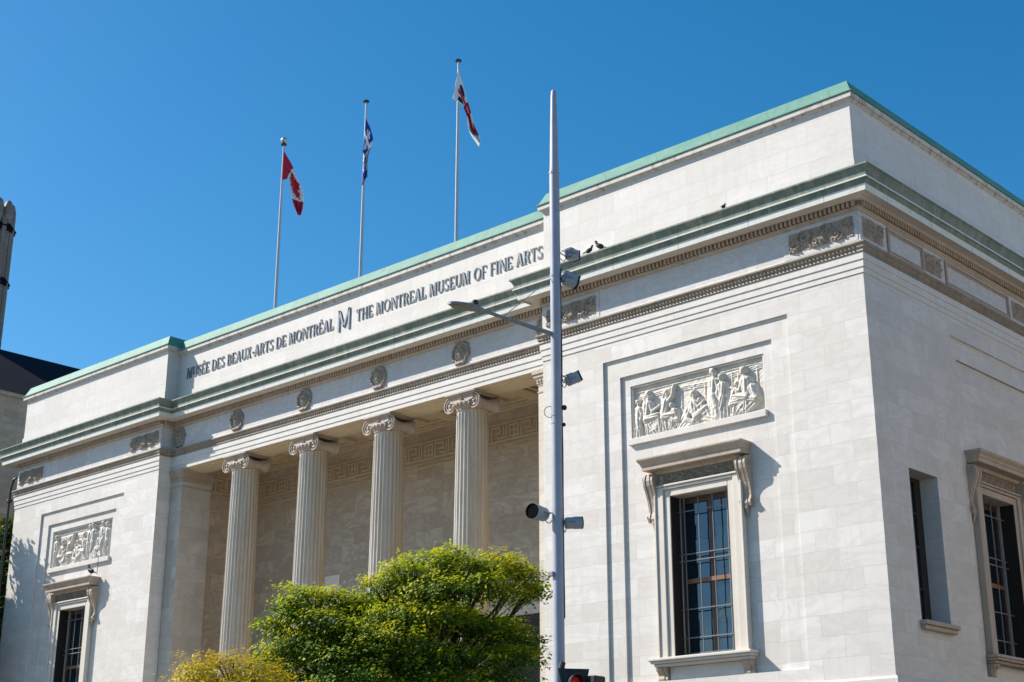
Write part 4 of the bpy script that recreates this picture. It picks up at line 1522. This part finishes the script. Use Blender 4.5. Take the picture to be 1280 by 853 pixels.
def mt_col(s, t):
    if abs(s - .46) < .075 or (abs(t - .5) < .10 and s > .10):
        if abs(s - .46) < .04 and abs(t - .5) < .05:
            return 1
        return 0
    for cs, ct, k in ((.22, .25, 2), (.26, .77, 2), (.74, .24, 0), (.74, .78, 3)):
        if ((s - cs) / .11) ** 2 + ((t - ct) / .15) ** 2 < 1:
            return k
    return 1


zt2 = 27.2
TOPM = [(0.0, zt2), (.20, zt2 - .6), (.34, zt2 - 1.1), (.52, zt2 - 1.6), (.70, zt2 - 2.15), (.86, zt2 - 2.55), (.92, zt2 - 2.9)]
BOTM = [(-.20, zt2 - 1.15), (-.02, zt2 - 1.25), (.16, zt2 - 1.38), (.32, zt2 - 1.75), (.42, zt2 - 2.3), (.60, zt2 - 2.6), (.88, zt2 - 2.95)]
TOPM = [(a * .88, c) for a, c in TOPM]
BOTM = [(a * .88, c) for a, c in BOTM]
flag('flag', 'white flag with red cross and floral emblems on the pole nearest the lamp', FP[2][0], PY, lambda s: (lerp_poly(TOPM, s), lerp_poly(BOTM, s)), mt_col, ['flag_red', 'flag_white', 'flag_navy', 'flag_green'], 70, 48, .07, 3.5)

# ------------------------------------------------------------------ church beyond the left end
CH = thing('church', 'brown stone church with steep dark roof and tall tower beyond the museum', 'church', (-52, 5, 0))
cho = Vector((-52, 5, 0))
X0, X1, Y0, Y1, ZE, ZR = -64.0, -52.0, 1.2, 60.0, 23.7, 27.75
tf = lambda x, y, z: (x + 52, y - 5, z)
mb = MB(tf)
mb.add([(X1, Y0, 0), (X1, Y1, 0), (X1, Y1, ZE), (X1, Y0, ZE)], [(0, 1, 2, 3)])
mb.add([(X0, Y0, 0), (X0, Y1, 0), (X0, Y1, ZE), (X0, Y0, ZE)], [(0, 1, 2, 3)])
mb.add([(X0, Y0, 0), (X1, Y0, 0), (X1, Y0, ZE), ((X0 + X1) / 2, Y0, ZR), (X0, Y0, ZE)], [(0, 1, 2, 3, 4)])
mb.add([(X0, Y1, 0), (X1, Y1, 0), (X1, Y1, ZE), ((X0 + X1) / 2, Y1, ZR), (X0, Y1, ZE)], [(0, 1, 2, 3, 4)])
for k in range(8):
    y = Y0 + 1 + k * 8.2
    mb.box(X1 + .002, X1 + .9, y, y + 1.2, 0, 19)
    mb.prism([(X1 + .002, 19.0), (X1 + .9, 19.0), (X1 + .002, 21.5)], y, y + 1.2, 1) if False else None
mb.build('wall', 'church_stone', CH)
mb = MB(tf)
xm = (X0 + X1) / 2
for xe, s in ((X1, 1), (X0, -1)):
    mb.add([(xe + s * .25, Y0 - .3, ZE - .1), (xe + s * .25, Y1, ZE - .1), (xm, Y1, ZR + .1), (xm, Y0 - .3, ZR + .1)], [(0, 1, 2, 3)])
mb.build('roof', 'roof_dark', CH)
mb = MB(tf)
mb.box(X1 + .01, X1 + .16, Y0, Y1, ZE - .32, ZE - .12)
mb.build('eaves_course', 'stained_stone', CH)
for k in range(6):
    mb = MB(tf)
    y = Y0 + 5.4 + k * 8.2
    pts = [(y - 1.1, 8.0), (y + 1.1, 8.0), (y + 1.1, 15.0), (y + .75, 16.4), (y, 17.4), (y - .75, 16.4), (y - 1.1, 15.0)]
    mb.prism(pts, X1 + .004, X1 + .03, 0)
    mb.build('lancet_window', 'window_glass', CH)
# tower with a corner turret
TX, TY, TZ = -65.0, 10.0, 37.6
mb = MB(tf)
mb.box(TX - 8.0, TX - .75, TY - 8.0, TY - .3, 0, TZ)
def octo(cx, cy, r, z0, z1, r2=None):
    r2 = r2 or r
    a = [(cx + r * math.cos(R(22.5 + 45 * k)), cy + r * math.sin(R(22.5 + 45 * k)), z0) for k in range(8)]
    c = [(cx + r2 * math.cos(R(22.5 + 45 * k)), cy + r2 * math.sin(R(22.5 + 45 * k)), z1) for k in range(8)]
    mb.add(a + c, [(k, (k + 1) % 8, 8 + (k + 1) % 8, 8 + k) for k in range(8)] + [tuple(range(8)), tuple(range(8, 16))])
tcx, tcy = TX - 1.05, TY - .1
octo(tcx, tcy, 1.05, 0, 38.6)
for k in range(8):
    a = R(45 * k)
    mb.box(tcx + 1.0 * math.cos(a) - .14, tcx + 1.0 * math.cos(a) + .14, tcy + 1.0 * math.sin(a) - .14, tcy + 1.0 * math.sin(a) + .14, 0, 38.9)
TW = mb.build('tower', 'tower_stone', CH)
for z in (29.6, 34.5, 38.1):
    mb = MB(tf)
    octo(tcx, tcy, 1.22, z, z + .225)
    octo(tcx, tcy, 1.30, z + .222, z + .45, 1.15)
    if z == 34.5:
        mb.box(TX - 8.1, TX - .7, TY - 8.1, TY - .2, 34.5, 34.9)
    mb.build('string_course', 'roof_dark', TW)
mb = MB(tf)
for k in range(8):
    a = R(22.5 + 45 * k)
    mb.lathe([(.30, 38.6), (.34, 39.2), (.32, 39.7), (.20, 40.1), (.04, 40.25)], (tcx + .82 * math.cos(a), tcy + .82 * math.sin(a), 0), 9)
octo(tcx, tcy, .7, 38.6, 40.0, .3)
mb.build('pinnacle', 'tower_stone', TW, smooth=True)
for z in (36.0, 36.9):
    mb = MB(tf)
    mb.bbox(tcx + .7, tcx + 1.12, tcy - .75, tcy - .4, z, z + .35, .04)
    mb.build('carved_boss', 'roof_dark', TW)


# ------------------------------------------------------------------ building across the side street (mirrored in the flank windows)
NB = thing('street_building', 'pale stone building across the side street, mirrored in the narrow flank window', 'building', (15.5, 20, 0))
tf = lambda x, y, z: (x - 15.5, y - 20, z)
mb = MB(tf)
nrect = []
for y in range(0, 12):
    for z in range(0, 5):
        nrect.append((2.6 + y * 4.2, 4.4 + y * 4.2, 1.2 + z * 3.5, 3.4 + z * 3.5, .3))
ss, ts = [0, 52], [0, 18.5]
for r_ in nrect:
    ss += r_[:2]
    ts += r_[2:4]
cell_wall(mb, lambda s, o, z: (15.5 - o, s, z), ss, ts, rect_depth(nrect))
mb.box(15.9, 34, .0, 52, 0, 18.4)
mb.build('wall', 'neighbour_stone', NB)
mb = MB(tf)
mb.box(15.2, 34.2, -.3, 52.3, 18.5, 19.0)
mb.build('parapet', 'plain_marble', NB)
for r_ in nrect:
    mb = MB(tf)
    mb.box(15.72, 15.78, r_[0] + .01, r_[1] - .01, r_[2] + .01, r_[3] - .01)
    mb.build('window', 'window_glass', NB)

# ------------------------------------------------------------------ street lamp with spotlights, traffic signal
PX, PYY = 0.57, -12.32
RT = Vector((0.7318, 0.6815, 0)).normalized()     # across the line of sight
FW = Vector((-0.6815, 0.7318, 0)).normalized()
LAMP = thing('street_lamp', 'tall slate blue street lamp pole with tapered tip and one arm', 'street lamp', (PX, PYY, 0))
mb = MB()
mb.tube([(0, 0, .4), (0, 0, 6), (0, 0, 10), (0, 0, 13.42), (0, 0, 13.5), (0, 0, 14.4), (0, 0, 14.98), (0, 0, 15.1), (0, 0, 15.14)], [.098, .096, .095, .094, .086, .070, .056, .046, .015], 14)
mb.lathe([(.2, 0), (.2, .35), (.13, .45), (.1, .6)], (0, 0, 0), 14)
mb.build('pole', 'pole_paint', LAMP, smooth=True)
for z in (3.0, 8.60, 8.74, 10.27, 11.36, 13.40):
    mb = MB()
    mb.lathe([(.09, z - .022), (.101, z - .022), (.101, z + .022), (.09, z + .022)], (0, 0, 0), 16)
    mb.build('clamp', 'pole_paint', LAMP)
mb = MB()
mb.bbox(-.12, .0, -.14, -.08, 5.9, 5.98, .01)
mb.build('hand_hole_lid', 'lamp_grey', LAMP)
mb = MB()
cpts = [(.082 + .004 * math.sin(k * 1.3), .056 + .004 * math.cos(k * 1.7), 5.2 + k * .42) for k in range(16)]
mb.tube(cpts, .011, 6)
mb.build('cable', 'black_metal', LAMP)
A0, A1 = Vector((-.03, -.07, 10.24 - .0)), Vector((-.41, -1.46, 10.41))
mb = MB()
mb.tube([A0, A0.lerp(A1, .3), A0.lerp(A1, .7), A1], [.042, .038, .032, .030], 10)
mb.tube([A0.lerp(A1, .70) + Vector((0, 0, .03)), Vector((-.02, -.04, 11.34))], .007, 6)
mb.build('arm', 'lamp_grey', LAMP, smooth=True)
d = Vector((-.10, -.65, -.02)).normalized()
perp = Vector((d.y, -d.x, 0)).normalized()
mb = MB()
prof = [(-.04, .03, .03, .04), (.06, .07, .05, .05), (.16, .12, .06, .07), (.40, .145, .055, .06), (.60, .12, .05, .045), (.72, .06, .035, .03)]
K = 12
vs = []
for (a, wv_, dn, upz) in prof:
    for k in range(K):
        t = 2 * math.pi * k / K
        zz = math.sin(t) * (upz if math.sin(t) > 0 else dn * .7)
        q = A1 + d * a + perp * (wv_ * math.cos(t)) + Vector((0, 0, zz))
        vs.append(tuple(q))
fs = [(i * K + k, i * K + (k + 1) % K, (i + 1) * K + (k + 1) % K, (i + 1) * K + k) for i in range(len(prof) - 1) for k in range(K)] + [tuple(range(K)), tuple(range((len(prof) - 1) * K, len(prof) * K))]
mb.add(vs, fs)
LH = mb.build('lamp_head', 'lamp_grey', LAMP, smooth=True)
mb = MB()
vs = [tuple(A1 + d * a + perp * b_ + Vector((0, 0, -.047))) for a, b_ in ((.30, -.09), (.62, -.075), (.62, .075), (.30, .09))] + [tuple(A1 + d * a + perp * b_ + Vector((0, 0, -.03))) for a, b_ in ((.30, -.09), (.62, -.075), (.62, .075), (.30, .09))]
mb.add(vs, [(0, 1, 2, 3), (4, 5, 6, 7), (0, 1, 5, 4), (1, 2, 6, 5), (2, 3, 7, 6), (3, 0, 4, 7)])
mb.build('lens', 'lamp_lens', LH)
mb = MB()
mb.lathe([(.05, 0), (.058, .02), (.058, .09), (.04, .11), (.01, .112)], tuple(A1 + d * .16 + Vector((0, 0, .05))), 12)
mb.build('photocell', 'black_metal', LH, smooth=True)


def oriented(loc, fwd, rollv=None):
    f = Vector(fwd).normalized()
    u = Vector((0, 0, 1))
    r = f.cross(u).normalized()
    u = r.cross(f)
    M = Matrix((r, f, u)).transposed().to_4x4()
    M.translation = Vector(loc)
    return M


def spotlight(rt, z, aim, label, kind, off_f=0.0, size=1.0):
    """theatre spotlight on a yoke clamped to the lamp pole"""
    base = Vector((PX, PYY, z))
    c = base + RT * rt + FW * off_f
    t = thing('spotlight', label, 'spotlight', tuple(base), 'spotlights clamped to the street lamp')
    M = oriented(c - base, aim)
    T = lambda x, y, zz: tuple(M @ Vector((x * size, y * size, zz * size)))
    mb = MB(T)
    if kind == 'round':
        mb.lathe([(.05, -.19), (.11, -.18), (.125, -.15), (.125, .0), (.135, .01), (.135, .17), (.128, .175)], (0, 0, 0), 20, 'y')
    else:
        mb.bbox(-.115, .115, -.12, .14, -.115, .115, .02)
        mb.bbox(-.09, .09, -.17, -.12, -.08, .08, .02)
        for k in range(5):
            mb.box(-.10 + .045 * k, -.088 + .045 * k, -.15, .0, .115, .13)
    body = mb.build('body', 'spot_grey', t, smooth=True)
    mb = MB(T)
    if kind == 'round':
        mb.lathe([(.01, .176), (.124, .177), (.136, .178), (.136, .195), (.124, .195), (.12, .183), (.01, .181)], (0, 0, 0), 20, 'y')
    else:
        mb.bbox(-.12, .12, .14, .165, -.12, .12, .008)
    mb.build('front_glass', 'void_black', body)
    mb = MB()
    side = M.to_3x3() @ Vector((1, 0, 0))
    back = M.to_3x3() @ Vector((0, -1, 0))
    cc = c - base
    pole_pt = RT * (.1 if rt > 0 else -.1)
    for s in (-1, 1):
        e = cc + side * (s * .14 * size)
        mb.tube([e, e + back * .16 * size, pole_pt + side * s * .03 + Vector((0, 0, .02))], .011, 6)
    mb.tube([cc + side * .15 * size, cc - side * .15 * size], .016, 6)
    mb.build('yoke', 'lamp_grey', t)
    mb = MB()
    p0, p1 = cc + back * .15 * size, pole_pt + Vector((0, 0, -.12))
    mid = (p0 + p1) / 2 + Vector((0, 0, -.10))
    mb.tube([p0, p0.lerp(mid, .6) + Vector((0, 0, -.03)), mid, mid.lerp(p1, .6) + Vector((0, 0, -.02)), p1], .008, 6)
    mb.build('cable', 'black_metal', t)


spotlight(.31, 11.82, tuple(RT * .75 + FW * .8 + Vector((0, 0, .05))), 'topmost grey spotlight on the lamp pole, level with the two pigeons', 'box', .12, .80)
spotlight(.27, 11.30, tuple(RT * 1.0 + FW * .28 + Vector((0, 0, -.28))), 'second spotlight from the pole top, tilted down over the dentils', 'box', .05, .92)
spotlight(.29, 9.44, tuple(RT * .8 + FW * .35 + Vector((0, 0, .45))), 'spotlight tilted upwards beside the blank marble, third from the pole top', 'box', .1, .82)
spotlight(.27, 6.83, tuple(RT * 1.0 + FW * .2 + Vector((0, 0, .08))), 'lowest right hand spotlight, aimed level towards the big window', 'round', .02, .80)
spotlight(-.33, 6.99, tuple(RT * -.62 - FW * .78 + Vector((0, 0, .02))), 'round spotlight with black open front, on the left of the pole', 'round', -.05, .98)
for z, r, lab in ((8.88, .048, 'small black dome camera on the lamp pole, the upper of two'), (8.57, .036, 'small black sensor box on the lamp pole under the dome')):
    mb = MB()
    c = RT * (.135 if r > .04 else .125)
    mb.lathe([(.004, -r)] + [(r * math.sin(math.pi * k / 9), -r * math.cos(math.pi * k / 9)) for k in range(1, 9)] + [(.004, r)], (c.x, c.y, 0), 14)
    mb.tube([RT * .08, c], .014, 6)
    o = mb.build('dome_camera', 'black_metal', None, smooth=True)
    o.location = (PX, PYY, z)
    tag(o, lab, 'camera')
mb = MB()
pts = []
for k in range(20):
    t = R(40 + 280 * k / 19)
    pts.append(RT * (-.10 + .10 * math.cos(t) - .02) + Vector((0, 0, .10 * math.sin(t))))
mb.tube(pts, .006, 5)
o = mb.build('cable_loop', 'black_metal', None)
o.location = (PX, PYY, 8.80)
tag(o, 'thin black cable looped beside the lamp pole by the dome camera', 'cable')

TS = thing('traffic_signal', 'black traffic signal with red light at the foot of the picture', 'traffic light', tuple(Vector((PX, PYY, 0)) + RT * 0.0))
mb = MB()
cS = RT * .235 - FW * .14
aim = (-FW + RT * .25).normalized()
M = oriented(cS, aim)
T = lambda x, y, z: tuple(M @ Vector((x, y, z)))
mbh = MB(T)
mbh.bbox(-.15, .15, -.16, .02, 3.35, 4.33, .02)
mbh.add([(-.27, .0, 4.36), (.27, .0, 4.36), (.20, .0, 4.05), (-.20, .0, 4.05), (-.27, -.03, 4.36), (.27, -.03, 4.36), (.20, -.03, 4.05), (-.20, -.03, 4.05)], [(0, 1, 2, 3), (4, 5, 6, 7), (0, 1, 5, 4), (1, 2, 6, 5), (3, 0, 4, 7), (2, 3, 7, 6)])
mbh.bbox(-.2, .2, -.03, .0, 3.3, 4.05, .01)
HS = mbh.build('housing', 'signal_black', TS)
for z, mt in ((4.13, 'signal_red'), (3.85, 'signal_amber_off'), (3.53, 'signal_green_off')):
    mbh = MB(T)
    mbh.lathe([(.10, .022), (.09, .035), (.05, .048), (.005, .05)], (0, 0, z), 18, 'y')
    mbh.build('lamp', mt, HS, smooth=True)
    mbh = MB(T)
    vs = []
    for k in range(15):
        a = R(-20 + 220 * k / 14)
        for y in (.02, .26 - .05 * (1 - math.sin(max(0, a)))):
            vs.append((.115 * math.cos(a), y, z + .115 * math.sin(a)))
            vs.append((.122 * math.cos(a), y, z + .122 * math.sin(a)))
    fs = []
    for k in range(14):
        b0, b1 = 4 * k, 4 * k + 4
        fs += [(b0, b0 + 2, b1 + 2, b1), (b0 + 1, b0 + 3, b1 + 3, b1 + 1), (b0 + 2, b0 + 3, b1 + 3, b1 + 2)]
    mbh.add(vs, fs)
    mbh.build('visor', 'signal_black', HS)
mb2 = MB()
c2 = RT * .58 - FW * .10
M2 = oriented(c2, (RT * .6 - FW * .5))
T2 = lambda x, y, z: tuple(M2 @ Vector((x, y, z)))
mbh = MB(T2)
mbh.bbox(-.15, .15, -.14, .12, 3.3, 4.24, .02)
mbh.build('side_housing', 'signal_black', TS)
mb2.tube([RT * .09 + Vector((0, 0, 3.6)), c2 + Vector((0, 0, 3.6))], .03, 8)
mb2.tube([RT * .02 - FW * .1 + Vector((0, 0, 4.34)), RT * .06 - FW * .1 + Vector((0, 0, 4.47))], .05, 10)
mb2.build('mounting', 'signal_black', TS)


# ------------------------------------------------------------------ pigeons
def pigeon(x, y, z, heading, s, label):
    mb = MB()
    ca, sa = math.cos(heading), math.sin(heading)
    def ell(c, r, tilt=0, seg=12, rings=8):
        vs = []
        for i in range(rings + 1):
            ph = math.pi * i / rings
            for k in range(seg):
                t = 2 * math.pi * k / seg
                px, py, pz = r[0] * math.cos(ph), r[1] * math.sin(ph) * math.cos(t), r[2] * math.sin(ph) * math.sin(t)
                px, pz = px * math.cos(tilt) - pz * math.sin(tilt), px * math.sin(tilt) + pz * math.cos(tilt)
                px, py, pz = px + c[0], py + c[1], pz + c[2]
                vs.append(((px * ca - py * sa) * s, (px * sa + py * ca) * s, pz * s))
        fs = [(i * seg + k, i * seg + (k + 1) % seg, (i + 1) * seg + (k + 1) % seg, (i + 1) * seg + k) for i in range(rings) for k in range(seg)]
        mb.add(vs, fs)
    ell((0, 0, .14), (.14, .075, .082), R(28))
    ell((.10, 0, .24), (.045, .04, .07), R(-20))
    ell((.125, 0, .305), (.042, .034, .036))
    ell((.17, 0, .30), (.022, .008, .009))
    ell((-.17, 0, .075), (.10, .04, .016), R(25))
    for yy in (-.03, .03):
        ell((.0, yy, .035), (.008, .008, .04))
        ell((.015, yy, .006), (.03, .014, .006))
    o = mb.build('pigeon', 'pigeon_grey', None, smooth='all')
    o.location = (x, y, z)
    return tag(o, label, 'pigeon', 'pigeons on the ledges')


pigeon(-7.95, -.62, 17.70, R(200), .95, 'dark pigeon standing upright on the cornice, right of its partner')
pigeon(-8.36, -.62, 17.70, R(20), .8, 'dark pigeon crouching on the cornice, next to the topmost spotlight')
pigeon(-3.66, -.60, 17.70, R(90), .62, 'lone pigeon on the cornice nearer the building corner')
pigeon(-34.27, -.22, 11.45, R(190), 1.25, 'dark pigeon perched on the hood of the left window')
mb = MB()
mb.tube([(0, 0, 0), (0, 0, .75)], .012, 6)
mb.tube([(0, 0, .3), (-.35, -.1, .2)], .010, 6)
o = mb.build('metal_spike', 'black_metal', None)
o.location = (-33.85, -.2, 11.43)
tag(o, 'thin dark rod standing on the hood of the left window', 'rod')


# ------------------------------------------------------------------ trees
def leaves_mesh(name, centres, normals, size, mat, parent, seed, droop=.4):
    r = np.random.default_rng(seed)
    n = len(centres)
    nrm = normals + r.normal(0, .30, (n, 3)) + np.array([-.30, -.22, .10])
    nrm /= np.linalg.norm(nrm, axis=1)[:, None] + 1e-9
    a = r.normal(0, 1, (n, 3))
    a[:, 2] -= droop
    a -= nrm * np.sum(a * nrm, axis=1)[:, None]
    a /= np.linalg.norm(a, axis=1)[:, None] + 1e-9
    b_ = np.cross(nrm, a)
    L = size * r.uniform(.65, 1.35, n)[:, None]
    Wd = L * r.uniform(.42, .62, n)[:, None]
    v0 = centres - a * L * .5
    v1 = centres + b_ * Wd * .5 - a * L * .05 + nrm * L * .08
    v2 = centres + a * L * .5
    v3 = centres - b_ * Wd * .5 - a * L * .05 + nrm * L * .08
    V = np.stack([v0, v1, v2, v3], 1).reshape(-1, 3)
    me = bpy.data.meshes.new(name)
    me.vertices.add(n * 4)
    me.vertices.foreach_set('co', V.astype(np.float32).ravel())
    me.loops.add(n * 4)
    me.loops.foreach_set('vertex_index', np.arange(n * 4, dtype=np.int32))
    me.polygons.add(n)
    me.polygons.foreach_set('loop_start', np.arange(0, n * 4, 4, dtype=np.int32))
    me.update(calc_edges=True)
    me.validate()
    me.materials.append(MATS[mat])
    o = bpy.data.objects.new(name, me)
    COL.objects.link(o)
    o.parent = parent
    return o


def tree(name, label, base, lobes, trunk_h, mat, bark, seed, per_m2=120, size=.12, sprig=.28, trunk_r=.16, top_mat=None, BASEZ=-5.2):
    """lobes: (x,y,z,rx,ry,rz) relative to the base; leaves sit in sprigs spread over and inside every lobe"""
    t = thing(name, label, 'tree', base)
    r = np.random.default_rng(seed)
    C_, N_, T_ = [], [], []
    for (x, y, z, rx, ry, rz) in lobes:
        area = 4 * math.pi * ((rx * ry) ** 1.6 / 3 + (rx * rz) ** 1.6 / 3 + (ry * rz) ** 1.6 / 3) ** (1 / 1.6)
        ns = int(area * per_m2 / 14)
        u = r.normal(0, 1, (ns, 3))
        u /= np.linalg.norm(u, axis=1)[:, None]
        rad = 1 - np.abs(r.normal(0, .20, ns)) + r.normal(0, .05, ns)
        lump = 1 + .24 * np.sin(u[:, 0] * 5 + x * 3) * np.cos(u[:, 1] * 6 + y) + .12 * np.sin(u[:, 2] * 9 + seed) + np.where(r.uniform(0, 1, ns) < .10, r.uniform(.05, .45, ns), 0)
        p = u * (rad * lump)[:, None] * np.array([rx, ry, rz])
        keep = ~((u[:, 2] < -.35) & (r.uniform(0, 1, ns) < .6))
        p, u = p[keep], u[keep]
        for q, nn in zip(p, u):
            k = r.integers(9, 20)
            off = r.normal(0, 1, (k, 3)) * np.array([sprig, sprig, sprig * .42])
            off[:, 2] -= .10 * np.hypot(off[:, 0], off[:, 1])
            C_.append(off + q + np.array([x, y, z]))
            nm = np.tile(nn * .6 + np.array([0, 0, .75]), (k, 1))
            N_.append(nm)
            T_.append(np.full(k, r.uniform() < (min(1, max(.35, .45 + (z + BASEZ) * 0.30)) * .97 if nn[2] > .0 and math.hypot(q[0] / rx, q[1] / ry, q[2] / rz) > .62 else .07)))  # upper outer sprigs get turning leaves, with sunlight partly put into their colour
    Cc, Nn = np.concatenate(C_), np.concatenate(N_)
    Tt = np.concatenate(T_)
    if top_mat:
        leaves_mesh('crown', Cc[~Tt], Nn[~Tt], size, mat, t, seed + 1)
        leaves_mesh('sunlit_turning_leaves', Cc[Tt], Nn[Tt], size, top_mat, t, seed + 2)
    else:
        leaves_mesh('crown', Cc, Nn, size, mat, t, seed + 1)
    mb = MB()
    mb.tube([(0, 0, -.05), (.03, .02, trunk_h * .5), (0, .04, trunk_h)], [trunk_r * 1.3, trunk_r, trunk_r * .8], 9)
    for (x, y, z, rx, ry, rz) in lobes:
        e = Vector((x, y, z))
        s0 = Vector((0, .04, trunk_h * .94))
        m1 = s0.lerp(e, .45) + Vector((random.uniform(-.2, .2), random.uniform(-.2, .2), .25))
        mb.tube([s0, m1, e], [trunk_r * .55, trunk_r * .36, trunk_r * .14], 7)
        for k in range(7):
            a = Vector(r.normal(0, 1, 3)).normalized()
            tip = e + Vector((a.x * rx, a.y * ry, abs(a.z) * rz * .8)) * .85
            st = m1.lerp(e, r.uniform(.3, 1))
            mb.tube([st, st.lerp(tip, .5) + Vector((0, 0, .06)), tip], [trunk_r * .15, trunk_r * .09, .008], 5)
    mb.build('trunk', bark, t, smooth=True)
    return t


def P_(u, v, hd, dz=0.0):
    """world point seen at photo pixel (u, v) at horizontal distance hd from the viewpoint (used once, to read off tree sizes)"""
    f = 1846.39
    fw = Vector((-math.sin(YAW) * math.cos(PITCH), math.cos(YAW) * math.cos(PITCH), math.sin(PITCH)))
    rt = Vector((math.cos(YAW), math.sin(YAW), 0))
    up = rt.cross(fw)
    d_ = fw * f + rt * (u - 640) + up * (426.5 - v)
    return CAM + d_ * (hd / math.hypot(d_.x, d_.y))


def lobes_at(base, spec):
    out = []
    for (u, v, hd, rh, rv) in spec:
        p = P_(u, v, hd)
        out.append((p.x - base[0], p.y - base[1], p.z - base[2], rh, rh, rv))
    return out


bm_ = P_(505, 800, 34)
BASE = (round(bm_.x, 2), round(bm_.y, 2), 0)
spec = [(566, 693, 33.9, .34, .24), (538, 706, 33.7, .62, .34), (505, 718, 33.6, .55, .32), (480, 734, 33.7, .5, .30), (580, 712, 33.8, .6, .34), (620, 708, 34.2, .66, .36), (650, 722, 34.5, .52, .32), (666, 737, 34.8, .34, .26),
        (600, 735, 33.5, .7, .36), (550, 738, 33.2, .75, .38), (637, 745, 34.6, .55, .30),
        (384, 750, 34.0, .60, .34), (360, 765, 33.9, .55, .34), (343, 785, 34.0, .40, .34), (418, 752, 34.1, .58, .32), (447, 760, 34.3, .5, .30), (400, 778, 33.5, .62, .34),
        (600, 784, 33.5, .60, .30), (632, 790, 33.9, .55, .28), (658, 800, 34.4, .38, .26), (505, 770, 33.3, .72, .36), (556, 775, 33.0, .70, .34),
        (495, 797, 32.7, .66, .34), (466, 812, 32.8, .60, .32), (440, 790, 33.2, .62, .34), (352, 818, 33.8, .55, .34), (388, 806, 33.4, .60, .34), (418, 826, 33.0, .62, .34),
        (520, 828, 32.8, .66, .34), (560, 822, 32.9, .66, .34), (606, 822, 33.3, .62, .32), (646, 826, 34.0, .48, .28), (664, 820, 34.5, .26, .20), (450, 845, 32.8, .7, .34), (364, 848, 33.6, .62, .34),
        (400, 862, 33.2, .8, .4), (500, 865, 32.7, .9, .42), (580, 860, 33.0, .8, .4), (634, 856, 33.8, .55, .34),
        (520, 770, 34.9, 1.5, .62), (420, 815, 34.8, 1.3, .6), (590, 790, 35.0, 1.2, .5), (520, 850, 34.6, 1.9, .7)]
tree('maple_tree', 'leafy green maple with yellowing, sun-tinted top in front of the columns', BASE, lobes_at(BASE, spec), 3.6, 'leaf_green', 'bark', 3, 430, .10, .14, .13, 'leaf_turning_sunlit')
bs_ = P_(285, 860, 29)
BASE2 = (round(bs_.x, 2), round(bs_.y, 2), 0)
spec2 = [(285, 842, 29, .75, .40), (250, 848, 28.8, .60, .34), (320, 846, 29.4, .55, .36), (280, 875, 28.7, .9, .4), (330, 868, 29, .5, .35), (235, 860, 29.2, .35, .25)]
tree('small_tree', 'small yellow and orange autumn tree at the lower left of the maple', BASE2, lobes_at(BASE2, spec2), 3.0, 'leaf_yellow', 'bark', 8, 420, .075, .12, .08)
BASE3 = (-44.3, -2.1, 0)
lob3 = [(.2, -.7, 8.6, 2.3, 1.8, 1.4), (-.8, .4, 11.2, 2.0, 1.8, 1.2), (1.2, -1.3, 7.0, 2.0, 1.6, 1.2), (-.2, -.6, 12.6, 1.0, .9, .7), (1.4, 3.0, 10.6, .95, .9, 1.0), (1.35, 3.1, 12.5, .85, .8, .9), (-1, -1.5, 6.6, 2.2, 2.0, 1.4),
        (.9, -.9, 13.6, .22, .22, 1.0), (.2, -1.0, 14.6, .22, .22, 1.1), (1.6, -.9, 12.0, .3, .3, .8), (1.3, 3.0, 8.6, 1.0, 1.0, 1.0), (1.15, 3.1, 14.2, .6, .6, 1.0), (1.3, -1.6, 4.6, 2.2, 1.8, 1.4), (2.2, -1.0, 9.6, .8, .7, .7), (2.9, -.8, 8.0, .7, .6, .6), (2.2, .2, 7.2, 1.0, .9, .8), (1.6, .6, 9.4, .9, .8, .8), (3.4, -1.2, 6.2, .8, .7, .6),
        (1.1, 0, 7, 1.6, 1.2, 1.4), (1.0, .1, 9.6, 1.5, 1.2, 1.3), (.7, -.1, 11.8, 1.0, .9, .9), (.3, 0, 13.3, .6, .6, .8), (1.75, 0, 13.4, .16, .16, 1.5), (.6, 0, 15.4, .14, .14, 1.3), (2.35, 0, 12.4, .14, .14, 1.2), (1.2, 0, 15.1, .13, .13, 1.5),
        (3.5, -.2, 7.6, .6, .5, .5), (4.6, -.3, 8.3, .32, .3, .3), (4.8, -.4, 10.4, .36, .3, .25), (2.9, 0, 10.8, .35, .35, .6), (4.1, -.2, 9.2, .3, .3, .3)]
tree('street_tree', 'green tree with yellow leaves at the far left edge, shading the wall', BASE3, lob3, 5.2, 'leaf_dark', 'bark_grey', 15, 300, .23, .26, .22)
